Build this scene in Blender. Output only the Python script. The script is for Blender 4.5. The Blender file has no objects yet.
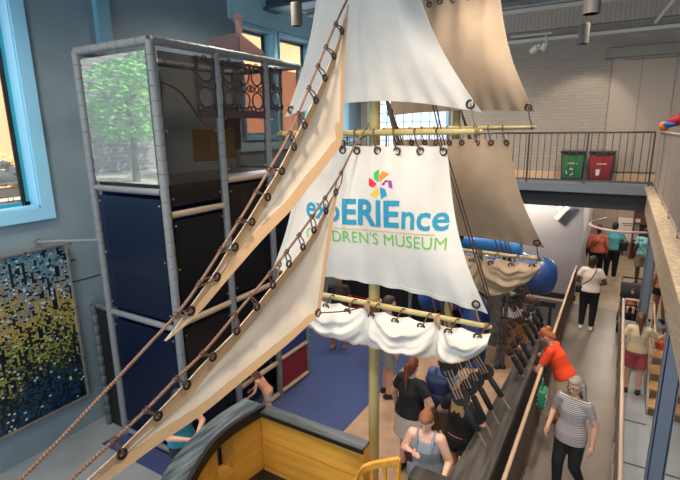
import bpy, bmesh, math, random
import mathutils
from mathutils import Vector as V, Matrix
C = bpy.context.scene.collection
PI = math.pi
random.seed(7)

# ------------------------------------------------------------------ camera
F = 470.0
YAW, PITCH, ROLL = math.radians(30.86), math.radians(13.15), math.radians(-.84)
EYE = V((0, 0, 4.4))
FWD = V((-math.sin(YAW)*math.cos(PITCH), math.cos(YAW)*math.cos(PITCH), -math.sin(PITCH)))
RT0 = V((math.cos(YAW), math.sin(YAW), 0)); UP0 = RT0.cross(FWD)
RT = RT0*math.cos(ROLL)+UP0*math.sin(ROLL); UP = UP0*math.cos(ROLL)-RT0*math.sin(ROLL)
def at(px, py, x=None, y=None, z=None):
    d = FWD*F+RT*(px-340)-UP*(py-240)
    if x is not None: t = (x-EYE.x)/d.x
    elif y is not None: t = (y-EYE.y)/d.y
    else: t = (z-EYE.z)/d.z
    return EYE+d*t
cam = bpy.data.cameras.new('camera'); co = bpy.data.objects.new('camera', cam); C.objects.link(co)
cam.sensor_width = 36; cam.lens = 36*F/680; cam.clip_start = .05; cam.clip_end = 300
m = Matrix((RT, UP, -FWD)).transposed().to_4x4(); m.translation = EYE
co.matrix_world = m; bpy.context.scene.camera = co

# ------------------------------------------------------------------ materials
def lin(h):
    h = h.lstrip('#'); o = []
    for i in (0, 2, 4):
        c = int(h[i:i+2], 16)/255; o.append(c/12.92 if c <= .04045 else ((c+.055)/1.055)**2.4)
    return (*o, 1)
MATS = {}
def mat(name, col, rough=.6, metal=0, col2=None, scale=6, stretch=(1,1,1), bump=0, bscale=40, detail=4, emit=None, estr=0, coat=0, lo=.35, hi=.65):
    if name in MATS: return MATS[name]
    m = bpy.data.materials.new(name); m.use_nodes = True; nt = m.node_tree; N = nt.nodes; L = nt.links
    b = N['Principled BSDF']; b.inputs['Base Color'].default_value = lin(col)
    b.inputs['Roughness'].default_value = rough; b.inputs['Metallic'].default_value = metal
    if coat: b.inputs['Coat Weight'].default_value = coat
    tc = N.new('ShaderNodeTexCoord'); mp = N.new('ShaderNodeMapping'); mp.inputs['Scale'].default_value = stretch
    L.new(tc.outputs['Object'], mp.inputs['Vector'])
    if col2:
        n = N.new('ShaderNodeTexNoise'); n.inputs['Scale'].default_value = scale; n.inputs['Detail'].default_value = detail
        L.new(mp.outputs[0], n.inputs['Vector'])
        r = N.new('ShaderNodeValToRGB'); r.color_ramp.elements[0].position = lo; r.color_ramp.elements[1].position = hi
        r.color_ramp.elements[0].color = lin(col); r.color_ramp.elements[1].color = lin(col2)
        L.new(n.outputs['Fac'], r.inputs[0]); L.new(r.outputs[0], b.inputs['Base Color'])
    if bump:
        n2 = N.new('ShaderNodeTexNoise'); n2.inputs['Scale'].default_value = bscale; L.new(mp.outputs[0], n2.inputs['Vector'])
        bp = N.new('ShaderNodeBump'); bp.inputs['Strength'].default_value = bump; bp.inputs['Distance'].default_value = .02
        L.new(n2.outputs['Fac'], bp.inputs['Height']); L.new(bp.outputs[0], b.inputs['Normal'])
    if emit: b.inputs['Emission Color'].default_value = lin(emit); b.inputs['Emission Strength'].default_value = estr
    MATS[name] = m; return m
def brick_mat(name, c1, c2, mortar, w, h, axis='xz', mort=.012, rough=.8, bump=.4, offset=.5):
    m = bpy.data.materials.new(name); m.use_nodes = True; nt = m.node_tree; N = nt.nodes; L = nt.links
    b = N['Principled BSDF']; b.inputs['Roughness'].default_value = rough
    tc = N.new('ShaderNodeTexCoord'); sp = N.new('ShaderNodeSeparateXYZ'); cb = N.new('ShaderNodeCombineXYZ')
    L.new(tc.outputs['Object'], sp.inputs[0])
    L.new(sp.outputs['XYZ'.index(axis[0].upper())], cb.inputs[0]); L.new(sp.outputs['XYZ'.index(axis[1].upper())], cb.inputs[1])
    k = N.new('ShaderNodeTexBrick'); k.inputs['Scale'].default_value = 1; k.offset = offset
    k.inputs['Brick Width'].default_value = w; k.inputs['Row Height'].default_value = h; k.inputs['Mortar Size'].default_value = mort
    k.inputs['Color1'].default_value = lin(c1); k.inputs['Color2'].default_value = lin(c2); k.inputs['Mortar'].default_value = lin(mortar)
    L.new(cb.outputs[0], k.inputs['Vector']); L.new(k.outputs['Color'], b.inputs['Base Color'])
    if bump:
        bp = N.new('ShaderNodeBump'); bp.invert = True; bp.inputs['Strength'].default_value = bump; bp.inputs['Distance'].default_value = .02
        L.new(k.outputs['Fac'], bp.inputs['Height']); L.new(bp.outputs[0], b.inputs['Normal'])
    MATS[name] = m; return m
def wood_mat(name, c1, c2, axis='x', rough=.45, scale=3, plank=None):
    st = {'x': (.5, 6, 6), 'y': (6, .5, 6), 'z': (6, 6, .5)}[axis]
    m = mat(name, c1, rough, 0, c2, scale, st, .15, 12, 6)
    return m
def glass_mat(name, tint, alpha, rough=.05, refl=.5):
    # tinted acrylic: part see-through, part glossy
    m = bpy.data.materials.new(name); m.use_nodes = True; nt = m.node_tree; N = nt.nodes; L = nt.links
    N.remove(N['Principled BSDF']); out = N['Material Output']
    tr = N.new('ShaderNodeBsdfTransparent'); tr.inputs[0].default_value = lin(tint)
    pb = N.new('ShaderNodeBsdfPrincipled'); pb.inputs['Base Color'].default_value = lin(tint); pb.inputs['Roughness'].default_value = rough
    pb.inputs['Specular IOR Level'].default_value = refl
    mx = N.new('ShaderNodeMixShader'); mx.inputs[0].default_value = 1-alpha
    L.new(tr.outputs[0], mx.inputs[1]); L.new(pb.outputs[0], mx.inputs[2]); L.new(mx.outputs[0], out.inputs[0])
    MATS[name] = m; return m
def mirror_acrylic(name, tint, a, g, ro=.02, dcol=None):
    m = bpy.data.materials.new(name); m.use_nodes = True; nt = m.node_tree; N = nt.nodes; L = nt.links
    N.remove(N['Principled BSDF']); out = N['Material Output']
    tr = N.new('ShaderNodeBsdfTransparent'); tr.inputs[0].default_value = lin(tint)
    gl = N.new('ShaderNodeBsdfGlossy'); gl.inputs['Roughness'].default_value = ro; gl.inputs[0].default_value = (.95, .97, 1, 1)
    df = N.new('ShaderNodeBsdfDiffuse'); df.inputs[0].default_value = lin(dcol or tint)
    m1 = N.new('ShaderNodeMixShader'); m1.inputs[0].default_value = a; L.new(tr.outputs[0], m1.inputs[1]); L.new(df.outputs[0], m1.inputs[2])
    m2 = N.new('ShaderNodeMixShader'); m2.inputs[0].default_value = g; L.new(m1.outputs[0], m2.inputs[1]); L.new(gl.outputs[0], m2.inputs[2])
    L.new(m2.outputs[0], out.inputs[0]); MATS[name] = m; return m

# ------------------------------------------------------------------ mesh builder
def frame(d):
    d = d.normalized(); u = V((0, 0, 1)) if abs(d.z) < .92 else V((1, 0, 0))
    s = d.cross(u).normalized(); return s, s.cross(d).normalized()
class MB:
    def __init__(s): s.bm = bmesh.new(); s.mi = 0
    def face(s, vs):
        try:
            f = s.bm.faces.new(vs); f.material_index = s.mi; return f
        except ValueError: return None
    def box(s, a, b, bev=0):
        x0, y0, z0 = [min(p, q) for p, q in zip(a, b)]; x1, y1, z1 = [max(p, q) for p, q in zip(a, b)]
        v = [s.bm.verts.new(c) for c in ((x0,y0,z0),(x1,y0,z0),(x1,y1,z0),(x0,y1,z0),(x0,y0,z1),(x1,y0,z1),(x1,y1,z1),(x0,y1,z1))]
        fs = [s.face([v[i] for i in q]) for q in ((0,3,2,1),(4,5,6,7),(0,1,5,4),(1,2,6,5),(2,3,7,6),(3,0,4,7))]
        if bev:
            es = list({e for f in fs for e in f.edges})
            r = bmesh.ops.bevel(s.bm, geom=es, offset=bev, segments=2, affect='EDGES', profile=.5)
            for f in r['faces']: f.material_index = s.mi
        return s
    def obox(s, p, q, w, h, up=V((0,0,1))):
        p = V(p); q = V(q); d = (q-p).normalized(); sd = d.cross(up).normalized(); uu = sd.cross(d)
        v = []
        for c in (p, q):
            for i, j in ((-1,-1),(1,-1),(1,1),(-1,1)): v.append(s.bm.verts.new(c+sd*i*w/2+uu*j*h/2))
        for f in ((3,2,1,0),(4,5,6,7),(0,1,5,4),(1,2,6,5),(2,3,7,6),(3,0,4,7)): s.face([v[i] for i in f])
        return s
    def tube(s, pts, r, n=8, closed=False, caps=True):
        pts = [V(p) for p in pts]; rs = r if isinstance(r, (list, tuple)) else [r]*len(pts); rings = []
        L = len(pts); prev = None
        for i, p in enumerate(pts):
            if closed: d = pts[(i+1) % L]-pts[i-1]
            else: d = pts[min(i+1, L-1)]-pts[max(i-1, 0)]
            if d.length < 1e-9: d = V((0,0,1))
            if prev is None: a, b = frame(d)
            else:
                d = d.normalized(); a = (prev-d*prev.dot(d)).normalized(); b = d.cross(a)*-1
                b = a.cross(d)
            prev = a
            rings.append([s.bm.verts.new(p+(a*math.cos(t)+b*math.sin(t))*rs[i]) for t in [2*PI*k/n for k in range(n)]])
        for i in range(L if closed else L-1):
            A = rings[i]; B = rings[(i+1) % L]
            for k in range(n): s.face([A[k], B[k], B[(k+1) % n], A[(k+1) % n]])
        if not closed and caps: s.face(rings[0]); s.face(rings[-1][::-1])
        return s
    def torus(s, c, nrm, R, r, n=16, k=6):
        a, b = frame(V(nrm)); c = V(c)
        return s.tube([c+(a*math.cos(2*PI*i/n)+b*math.sin(2*PI*i/n))*R for i in range(n)], r, k, True)
    def disc(s, c, nrm, R, th, n=24):
        c = V(c); d = V(nrm).normalized()*th/2; return s.tube([c-d, c+d], R, n)
    def ball(s, c, r, n=12, m=8, rot=None):
        c = V(c); rx, ry, rz = r if isinstance(r, (list, tuple)) else (r, r, r); rot = rot or Matrix.Identity(3); rows = []
        top = s.bm.verts.new(c+rot@V((0,0,rz))); bot = s.bm.verts.new(c+rot@V((0,0,-rz)))
        for j in range(1, m):
            t = PI*j/m; rows.append([s.bm.verts.new(c+rot@V((rx*math.sin(t)*math.cos(2*PI*i/n), ry*math.sin(t)*math.sin(2*PI*i/n), rz*math.cos(t)))) for i in range(n)])
        for i in range(n):
            s.face([top, rows[0][i], rows[0][(i+1) % n]]); s.face([bot, rows[-1][(i+1) % n], rows[-1][i]])
            for j in range(m-2): s.face([rows[j][i], rows[j+1][i], rows[j+1][(i+1) % n], rows[j][(i+1) % n]])
        return s
    def prism(s, pts, d):
        d = V(d); A = [s.bm.verts.new(V(p)) for p in pts]; B = [s.bm.verts.new(V(p)+d) for p in pts]; n = len(pts)
        s.face(A[::-1]); s.face(B)
        for i in range(n): s.face([A[i], A[(i+1) % n], B[(i+1) % n], B[i]])
        return s
    def grid(s, fn, nu, nv, th=0, nrm=None):
        P = [[V(fn(i/nu, j/nv)) for j in range(nv+1)] for i in range(nu+1)]
        A = [[s.bm.verts.new(p) for p in row] for row in P]
        for i in range(nu):
            for j in range(nv): s.face([A[i][j], A[i+1][j], A[i+1][j+1], A[i][j+1]])
        if th:
            o = V(nrm).normalized()*th; B = [[s.bm.verts.new(p+o) for p in row] for row in P]
            for i in range(nu):
                for j in range(nv): s.face([B[i][j], B[i][j+1], B[i+1][j+1], B[i+1][j]])
            for i in range(nu):
                for j in (0, nv): s.face([A[i][j], A[i+1][j], B[i+1][j], B[i][j]])
            for j in range(nv):
                for i in (0, nu): s.face([A[i][j], A[i][j+1], B[i][j+1], B[i][j]])
        return s
    def build(s, name, mats, parent=None, smooth=False, label=None, fix=True):
        o = parent.location.copy() if parent is not None else None
        if parent is not None and parent.parent is not None: o = V(parent['_o'])
        if parent is not None and parent.parent is None and '_o' in parent: o = V(parent['_o'])
        if o is not None: bmesh.ops.translate(s.bm, vec=-o, verts=s.bm.verts)
        if fix: bmesh.ops.recalc_face_normals(s.bm, faces=s.bm.faces)
        me = bpy.data.meshes.new(name); s.bm.to_mesh(me); s.bm.free()
        for mm in (mats if isinstance(mats, (list, tuple)) else [mats]): me.materials.append(mm)
        if smooth:
            me.shade_smooth()
            if len(me.polygons) < 4000: me.set_sharp_from_angle(angle=math.radians(50))
        ob = bpy.data.objects.new(name, me); C.objects.link(ob)
        if parent is not None: ob.parent = parent; ob['_o'] = tuple(o)
        else: ob['_o'] = (0, 0, 0)
        if label: ob['label'] = label
        return ob
def tag(o, label, cat, group=None, kind=None):
    o['label'] = label; o['category'] = cat
    if group: o['group'] = group
    if kind: o['kind'] = kind
    return o
def thing(name, label, cat, loc=(0,0,0), group=None):
    o = bpy.data.objects.new(name, None); C.objects.link(o); o.location = loc; o.empty_display_size = .1
    tag(o, label, cat, group); o['_o'] = tuple(loc); return o
def struct(name, mb, m, label=None, smooth=False):
    o = mb.build(name, m, None, smooth); o['kind'] = 'structure'
    if label: o['label'] = label
    return o
def dup(root, loc, label=None, rz=None):
    r = root.copy(); C.objects.link(r); r.location = loc
    if rz is not None: r.rotation_euler = (0, 0, rz)
    if label: r['label'] = label
    for ch in list(root.children):
        c = ch.copy(); C.objects.link(c); c.parent = r
        for g in list(ch.children):
            d = g.copy(); C.objects.link(d); d.parent = c
    return r
def spline(pts, n):
    pts = [V(p) for p in pts]; out = []; P = [pts[0]*2-pts[1]]+pts+[pts[-1]*2-pts[-2]]
    seg = [(pts[i+1]-pts[i]).length for i in range(len(pts)-1)]; T = sum(seg)
    for k in range(n):
        d = T*k/(n-1); i = 0
        while i < len(seg)-1 and d > seg[i]: d -= seg[i]; i += 1
        t = min(1, d/max(seg[i], 1e-9)); a, b, c, e = P[i:i+4]
        out.append(.5*((2*b)+(c-a)*t+(2*a-5*b+4*c-e)*t*t+(3*b-a-3*c+e)*t**3))
    return out
# ================================================================== SETTING
M_wallgrey = mat('painted_wall_grey', '#7d909b', .5, 0, '#758892', 2, bump=.05)
M_wallblue = mat('painted_trim_blue', '#8cc8e6', .5)
M_teal = mat('teal_frame', '#2f9fb0', .4)
M_white = mat('white_paint', '#d8d6cf', .6)
M_ceil = mat('ceiling_deck', '#8ba0a9', .7, 0, '#82979f', 1.5)
M_beam = mat('dark_beam', '#33464f', .6)
M_brick = brick_mat('white_painted_brick', '#a39b91', '#9c948a', '#938b81', .22, .075, 'xz', .007, .8, .22)
M_floor = mat('polished_concrete', '#776e68', .38, 0, '#675f5a', 1.3, bump=.02)
M_tan = mat('tan_rubber_floor', '#a5876f', .6, 0, '#94785f', 5, bump=.05)
M_tan2 = mat('sand_floor', '#b3a189', .6, 0, '#a4937c', 3)
M_navy = mat('navy_carpet', '#3a4876', .95, 0, '#313e68', 40, bump=.2, bscale=200)
M_bluefloor = mat('blue_grey_floor', '#8f959b', .45, 0, '#82888e', 2)
M_darkfloor = mat('dark_floor', '#2b2a2c', .7, 0, '#353335', 5)
M_column = mat('grey_blue_steel', '#6b7686', .45)
M_cream = mat('cream_plaster', '#ad9d87', .8, 0, '#8a7b68', 18, bump=.5, bscale=30)
M_slab = mat('slab_grey', '#525a64', .6)
M_black = mat('matt_black', '#121214', .5)
M_dark = mat('dark_grey', '#26272a', .5)
M_orange_ext = mat('orange_stucco', '#d88a5e', .9, 0, '#cf8055', .5)

# floors
struct('floor', MB().box((-3.17, -1, -.2), (5, 12.75, 0)), M_floor)
struct('floor', MB().box((-7, -1, -.2), (-3.17, 3.0, -.002)), M_bluefloor)
struct('floor', MB().box((-7, 3.0, -.2), (-3.17, 12.75, -.002)), M_bluefloor)
struct('floor', MB().box((-6.1, 3.35, -.002), (-3.17, 12.5, .004)), M_navy)
struct('floor', MB().box((-3.17, 3.8, .0), (-1.1, 9.3, .006)), M_tan)
struct('floor', MB().box((-3.17, 9.3, .0), (-.75, 12.75, .005)), M_darkfloor)
struct('floor', MB().box((.36, 3, .0), (5, 12.75, .004)), M_bluefloor)
struct('floor', MB().box((-7, 12.75, -.2), (5, 21, 0)), M_tan2)
struct('trim_1', MB().box((.36, 6.6, 0), (1.2, 6.63, .006)).box((.36, 7.7, 0), (.72, 7.73, .006)).box((.78, 3, 0), (.80, 6.6, .006)), M_dark)

# left wall with window openings, built as bays
def wall_y(name, x0, x1, y0, y1, z0, z1, holes, m):
    b = MB(); ys = sorted({y0, y1}|{h[0] for h in holes}|{h[1] for h in holes})
    for a, c in zip(ys, ys[1:]):
        hs = sorted([h for h in holes if h[0] <= a and h[1] >= c], key=lambda h: h[2]); z = z0
        for h in hs:
            if h[2] > z: b.box((x0, a, z), (x1, c, h[2]))
            z = h[3]
        if z < z1: b.box((x0, a, z), (x1, c, z1))
    return struct(name, b, m)
WH = [(-1.5, 3.32, 3.45, 6.95), (7.5, 8.5, 4.3, 6.4), (8.7, 9.95, 4.3, 6.4), (10.2, 11.6, 4.3, 6.4)]
wall_y('wall_left', -7.0, -6.7, -6, 12.8, 0, 7.4, WH, M_wallgrey)
G_clear = glass_mat('clear_glass', '#f4fbff', .93, .02, .5)
def side_window(n, y0, y1, z0, z1, wide):
    fr = MB(); w = wide
    for a, b in (((-6.72, y0-w*.2, z0-w), (-6.64, y1+w, z0)), ((-6.72, y0-w*.2, z1), (-6.64, y1+w, z1+w)),
                 ((-6.72, y1, z0), (-6.64, y1+w, z1)), ((-6.72, y0-w*.2, z0), (-6.64, y0, z1))): fr.box(a, b)
    # reveal lining
    fr.box((-6.98, y1-.02, z0), (-6.66, y1, z1)); fr.box((-6.98, y0, z0), (-6.66, y1, z0+.02)); fr.box((-6.98, y0, z0), (-6.66, y0+.02, z1))
    wn = struct('window_%d' % n, fr, M_wallblue)
    s = MB(); e = .05
    s.box((-6.95, y0+.02, z0+.02), (-6.88, y1-.02, z0+.02+e)); s.box((-6.95, y0+.02, z1-e), (-6.88, y1-.02, z1)); 
    s.box((-6.95, y1-.02-e, z0), (-6.88, y1-.02, z1)); s.box((-6.95, y0+.02, z0), (-6.88, y0+.02+e, z1)); s.build('window_frame', M_teal, wn)
    r = MB(); r.box((-6.9, y1-.02-e-.05, z0), (-6.87, y1-.02-e-.03, z1)).box((-6.9, y1-.02-e-.02, z0), (-6.87, y1-.02-e, z1)); r.build('window_seal', M_black, wn)
    MB().box((-6.925, y0+.05, z0+.05), (-6.915, y1-.05, z1-.05)).build('pane', G_clear, wn)
side_window(1, -1.5, 3.32, 3.45, 6.95, .17)
side_window(2, 7.5, 8.5, 4.3, 6.4, .08); side_window(3, 8.7, 9.95, 4.3, 6.4, .08); side_window(4, 10.2, 11.6, 4.3, 6.4, .08)
M_light = mat('pale_blue_wall', '#a3cddd', .6)
struct('trim_2', MB().box((-6.7, 7.2, 6.5), (-6.66, 12.4, 7.2)).box((-6.7, 8.56, 4.2), (-6.66, 8.64, 6.5)).box((-6.7, 7.2, 4.0), (-6.66, 12.4, 4.18)), M_light)
struct('trim_3', MB().box((-6.7, 4.45, 2.0), (-6.6, 4.66, 7.2)), mat('pilaster_blue', '#6f9fb4', .5))
struct('trim_4', MB().box((-6.7, -1, 2.62), (-6.69, 3.7, 2.63)).box((-6.7, 3.6, 2.3), (-6.69, 4.6, 2.31)), M_dark)

# back wall above the mezzanine: painted brick, with a big window to the left
def wall_x(name, y0, y1, x0, x1, z0, z1, holes, m):
    b = MB(); xs = sorted({x0, x1}|{h[0] for h in holes}|{h[1] for h in holes})
    for a, c in zip(xs, xs[1:]):
        hs = sorted([h for h in holes if h[0] <= a and h[1] >= c], key=lambda h: h[2]); z = z0
        for h in hs:
            if h[2] > z: b.box((a, y0, z), (c, y1, h[2]))
            z = h[3]
        if z < z1: b.box((a, y0, z), (c, y1, z1))
    return struct(name, b, m)
wall_x('wall_back', 12.5, 12.8, -7, 5, 2.7, 7.4, [(-6.4, -4.1, 3.6, 5.6)], M_brick)
wb = struct('window_5', MB().box((-6.45, 12.44, 3.52), (-4.05, 12.5, 3.6)).box((-6.45, 12.44, 5.6), (-4.05, 12.5, 5.68)).box((-6.45, 12.44, 3.6), (-6.37, 12.5, 5.6)).box((-4.13, 12.44, 3.6), (-4.05, 12.5, 5.6)), M_wallblue)
g = MB()
for i in range(1, 9): x = -6.4+i*.255; g.box((x-.012, 12.55, 3.6), (x+.012, 12.58, 5.6))
for i in range(1, 8): z = 3.6+i*.25; g.box((-6.4, 12.55, z-.012), (-4.1, 12.58, z+.012))
g.build('window_frame', M_wallblue, wb)
MB().box((-6.4, 12.6, 3.6), (-4.1, 12.61, 5.6)).build('pane', G_clear, wb)
struct('trim_5', MB().box((-.42, 12.44, 3.4), (5, 12.5, 5.84)), mat('drywall_panels', '#a79b90', .75))
struct('trim_6', MB().box((-.42, 12.43, 3.4), (-.405, 12.45, 5.84)).box((.15, 12.43, 3.4), (.16, 12.45, 5.84)).box((.76, 12.43, 3.4), (.77, 12.45, 5.84)).box((-.2, 12.43, 5.78), (.8, 12.435, 5.8)), mat('panel_seam', '#6f6760', .7))
struct('trim_7', MB().box((-.55, 12.34, 5.84), (5, 12.5, 6.06), .02), mat('duct_grey', '#8b857e', .6))
struct('trim_8', MB().box((-7, 12.38, 3.2), (5, 12.5, 3.36)), mat('peach_skirting', '#c9a98b', .6))
# ceiling, beams
struct('ceiling', MB().box((-7, -9, 7.3), (5, 12.8, 7.5)), M_ceil)
M_corr = brick_mat('corrugated_white', '#b3aa9f', '#aea599', '#a39a8f', .09, 3, 'xz', .01, .7, .6, 0)
struct('trim_9', MB().box((-7, 12.36, 6.58), (5, 12.5, 6.98)), M_corr)
struct('trim_10', MB().box((-7, 12.25, 6.98), (5, 12.5, 7.06)), M_white)
struct('trim_11', MB().box((-7, 12.3, 6.33), (5, 12.5, 6.4)), M_white)
struct('trim_12', MB().box((-6.7, 8.3, 6.85), (5, 8.55, 7.1)).box((-6.7, 8.2, 6.82), (5, 8.65, 6.87)), M_beam)
struct('trim_13', MB().box((-6.7, 4.5, 6.95), (-3, 4.7, 7.2)), M_beam)
struct('trim_14', MB().box((-6.68, -1, 7.02), (-6.55, 12.4, 7.14)), M_white)
pc = MB(); pc.tube([(-6.5, 9.6, 6.95), (5, 9.6, 6.95)], .05, 10); pc.tube([(-6.5, 10.8, 6.8), (5, 10.8, 6.8)], .035, 8)
tag(pc.build('ceiling_pipe', mat('conduit', '#9aa2a2', .4, .3)), 'pair of long straight grey pipes running below the ceiling', 'pipe')
tag(MB().tube([at(655, 23, y=11.9).lerp(at(680, -8, y=11.9), 2.2), at(655, 23, y=11.9)], .035, 10).build('sloping_pipe', M_white), 'short white pipe slanting down from the ceiling at upper right', 'pipe')
struct('wall_right', MB().box((5, -6, 0), (5.2, 21, 7.4)), M_wallgrey)

# mezzanine
struct('floor', MB().box((-6.7, 11.3, 3.02), (.56, 12.5, 3.2)).box((.6, .9, 3.05), (5, 12.5, 3.2)), mat('mezzanine_slab', '#6f7884', .6))
struct('trim_15', MB().box((-6.7, 11.42, 2.68), (.56, 11.6, 3.02)), mat('beam_charcoal', '#2b2d31', .6))
struct('trim_16', MB().box((.5, .9, 2.66), (.6, 11.4, 3.2)), M_cream)
struct('trim_17', MB().box((.44, .9, 3.15), (.66, 11.4, 3.21), .008), M_cream)
def column(name, x, y, z1, label, w=.15):
    t = thing(name, label, 'column', (x, y, 0))
    b = MB(); b.box((x-w/2, y-w/2, .02), (x+w/2, y-w/2+.02, z1)); b.box((x-w/2, y+w/2-.02, .02), (x+w/2, y+w/2, z1)); b.box((x-.014, y-w/2+.02, .02), (x+.014, y+w/2-.02, z1))
    b.box((x-w/2+.01, y-w/2, .02), (x-w/2+.02, y+w/2, z1)).box((x+w/2-.02, y-w/2, .02), (x+w/2-.01, y+w/2, z1))
    b.build('shaft', M_column, t); MB().box((x-w*.8, y-w*.8, 0), (x+w*.8, y+w*.8, .02)).build('base_plate', M_column, t)
    MB().box((x-w*.7, y-w*.7, z1), (x+w*.7, y+w*.7, z1+.02)).build('top_plate', M_column, t)
column('steel_column', .6, 5.05, 2.64, 'grey-blue square steel column nearest the viewer, in front of the wooden stairs', .15)
column('steel_column', .6, 9.6, 2.64, 'grey-blue square steel column between the stroller and the woman in cream shirt', .15)

M_rail = mat('rail_brown_steel', '#4a4340', .4, .3)
def railing(name, label, group, p, q, z0, ht, step, pstep, m, mt=None, tr=.022, br=.009, inset=.07):
    p = V((*p, z0)); q = V((*q, z0)); d = (q-p); L = d.length; d.normalize(); t = thing(name, label, 'railing', p, group)
    up = V((0, 0, ht)); mt = mt or m
    MB().tube([p+up, q+up], tr, 10).build('top_rail', mt, t, True)
    MB().tube([p+V((0,0,inset)), q+V((0,0,inset))], tr*.7, 8).build('bottom_rail', m, t, True)
    n = int(round(L/pstep))
    for i in range(n+1):
        a = p+d*(L*i/n); b = MB(); b.obox(a, a+up, .035, .035, d); b.build('post', m, t)
    k = int(L/step); src = None
    for i in range(k+1):
        a = p+d*(L*(i+.5)/(k+1))
        if i == 0:
            src = MB().tube([a+V((0,0,inset)), a+up], br, 6).build('baluster', m, t); a0 = a
        else:
            c = src.copy(); C.objects.link(c); c.parent = t; c.location = a-a0
    return t
railing('mezzanine_railing', 'brown steel balcony railing in front of the recycling bins', None, (-6.5, 11.34), (.5, 11.34), 3.2, 1.08, .13, 1.27, M_rail)
railing('mezzanine_railing', 'brown steel railing running along the upper deck at right edge of the photo', None, (.6, 2.2), (.6, 11.3), 3.2, 1.08, .13, 1.3, mat('rail_beige', '#8d8178', .5))
M_hand = mat('pale_wood_handrail', '#c2a78e', .5)
M_rdk = mat('rail_dark', '#5f4d44', .5)
railing('walkway_railing', 'long pale handrail between the black ship side and the walkway', None, (-.68, 3.4), (-.72, 12.7), 0, 1.0, .13, 1.16, M_rdk, M_hand, .024, .008)
railing('walkway_railing', 'long pale handrail along the right side of the walkway', None, (.31, 3.2), (.31, 10.6), 0, 1.0, .5, 1.2, mat('rail_taupe', '#7c6c62', .5), mat('rail_pinkgrey', '#b39f92', .4), .024, .01)
t = thing('stair_railing', 'pale tubular end rail looping around the stair landing behind the cream shirt', 'railing', (.8, 10.6, 0))
MB().tube(spline([(.33, 10.62, 0), (.33, 10.62, .96), (.36, 10.62, 1.0), (.80, 10.62, 1.0), (.83, 10.6, .97), (.83, 10.62, 0)], 40), .022, 8).build('end_loop', M_hand, t, True)
MB().tube([(.83, 10.58, .98), (.78, 8.9, .98), (.76, 8.85, .9), (.76, 8.85, 0)], .02, 8).build('handrail', M_hand, t, True)

# stairs
st = thing('wooden_stairs', 'flight of wooden steps with tan treads beneath the upper deck', 'stairs', (1.3, 8.1, 0))
M_tread = wood_mat('tread_wood', '#bb9468', '#a57f55', 'x'); M_riser = mat('riser_dark', '#6d5a46', .7)
for i in range(5):
    y = 8.0+i*.27; z = .17*(i+1)
    MB().box((.74, y, z-.045), (2.4, y+.3, z), .006).build('tread', M_tread, st)
    MB().box((.76, y+.03, z-.17), (2.4, y+.05, z-.045)).build('riser', M_riser, st)
MB().prism([(.72, 8.02, 0), (.72, 8.02, .1), (.72, 9.3, .80), (.72, 9.35, 0)], (.03, 0, 0)).build('stringer', mat('stringer_grey', '#8d8276', .7), st)

# hall beneath / beyond the mezzanine
struct('wall_hall_left', MB().box((-4.2, 13.0, 0), (-.7, 13.15, 3.0)).box((-.85, 13.15, 0), (-.7, 19, 3.0)), mat('lavender_grey_wall', '#a9a7ae', .7))
struct('baseboard_hall', MB().box((-4.2, 12.96, 0), (-.68, 13.0, .14)), M_dark)
struct('wall_hall_far', MB().box((-.85, 18.6, 0), (5, 18.8, 3.0)), mat('warm_grey_wall', '#9a8a80', .8))
struct('ceiling', MB().box((-7, 12.5, 2.98), (5, 19, 3.1)), mat('hall_ceiling', '#8f959a', .8))
struct('wall_back_lower', MB().box((-7, 12.75, 0), (-4.2, 12.9, 3.0)), mat('charcoal_wall', '#3b3a40', .8))  # lower wall in one even dark grey
struct('trim_18', MB().box((-2.2, 15, 2.72), (.5, 15.12, 2.98)).box((-4, 13.4, 2.9), (1.4, 13.6, 2.96)), mat('hall_soffit', '#7d8489', .7))
nb = thing('notice_board', 'white notice board with red heading on far wall beyond the walkway', 'sign', at(628, 228, y=18.55))
c = at(628, 230, y=18.55)
MB().box((c.x-.32, 18.5, c.z-.42), (c.x+.32, 18.58, c.z+.42)).build('board', mat('board_white', '#d8d2cc', .6), nb)
for k, w in enumerate((.2, .14)): MB().box((c.x-w, 18.485, c.z+.22-k*.07), (c.x+w*.6, 18.5, c.z+.245-k*.07)).build('heading_line', mat('board_red', '#a03c34', .6), nb)
bk = thing('display_cabinet', 'dark brown open display cabinet on far wall at end of hall', 'cabinet', (at(646, 232, y=18.5).x, 18.4, 0))
x = bk.location.x
MB().box((x-.4, 18.2, 0), (x-.36, 18.58, 2.5)).box((x+.36, 18.2, 0), (x+.4, 18.58, 2.5)).box((x-.4, 18.2, 2.46), (x+.4, 18.58, 2.5)).box((x-.36, 18.54, 0), (x+.36, 18.58, 2.46)).build('body', mat('cabinet_brown', '#5b3a2b', .6), bk)
for z in (.6, 1.2, 1.8): MB().box((x-.36, 18.22, z), (x+.36, 18.54, z+.03)).build('shelf', MATS['cabinet_brown'], bk)
# curved ceiling rail in the hall
rc = MB(); pts = spline([at(px, py, z=2.2) for px, py in ((606, 218), (598, 220), (590, 222), (591, 225), (599, 228), (613, 231), (632, 232.5), (654, 233))], 34)
cr = thing('curved_ceiling_rail', 'thin pale curved rail hanging above heads at hall entrance', 'rail', (.95, 14.9, 2.98))
rc.tube(pts, .028, 8).build('rail', mat('rail_pink', '#c9aea4', .5), cr, True)
hw = MB()
for p in (pts[2], pts[12], pts[24], pts[33]): hw.tube([p, (p[0], p[1], 2.98)], .004, 5)
hw.build('hanger_wire', M_dark, cr)

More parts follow.
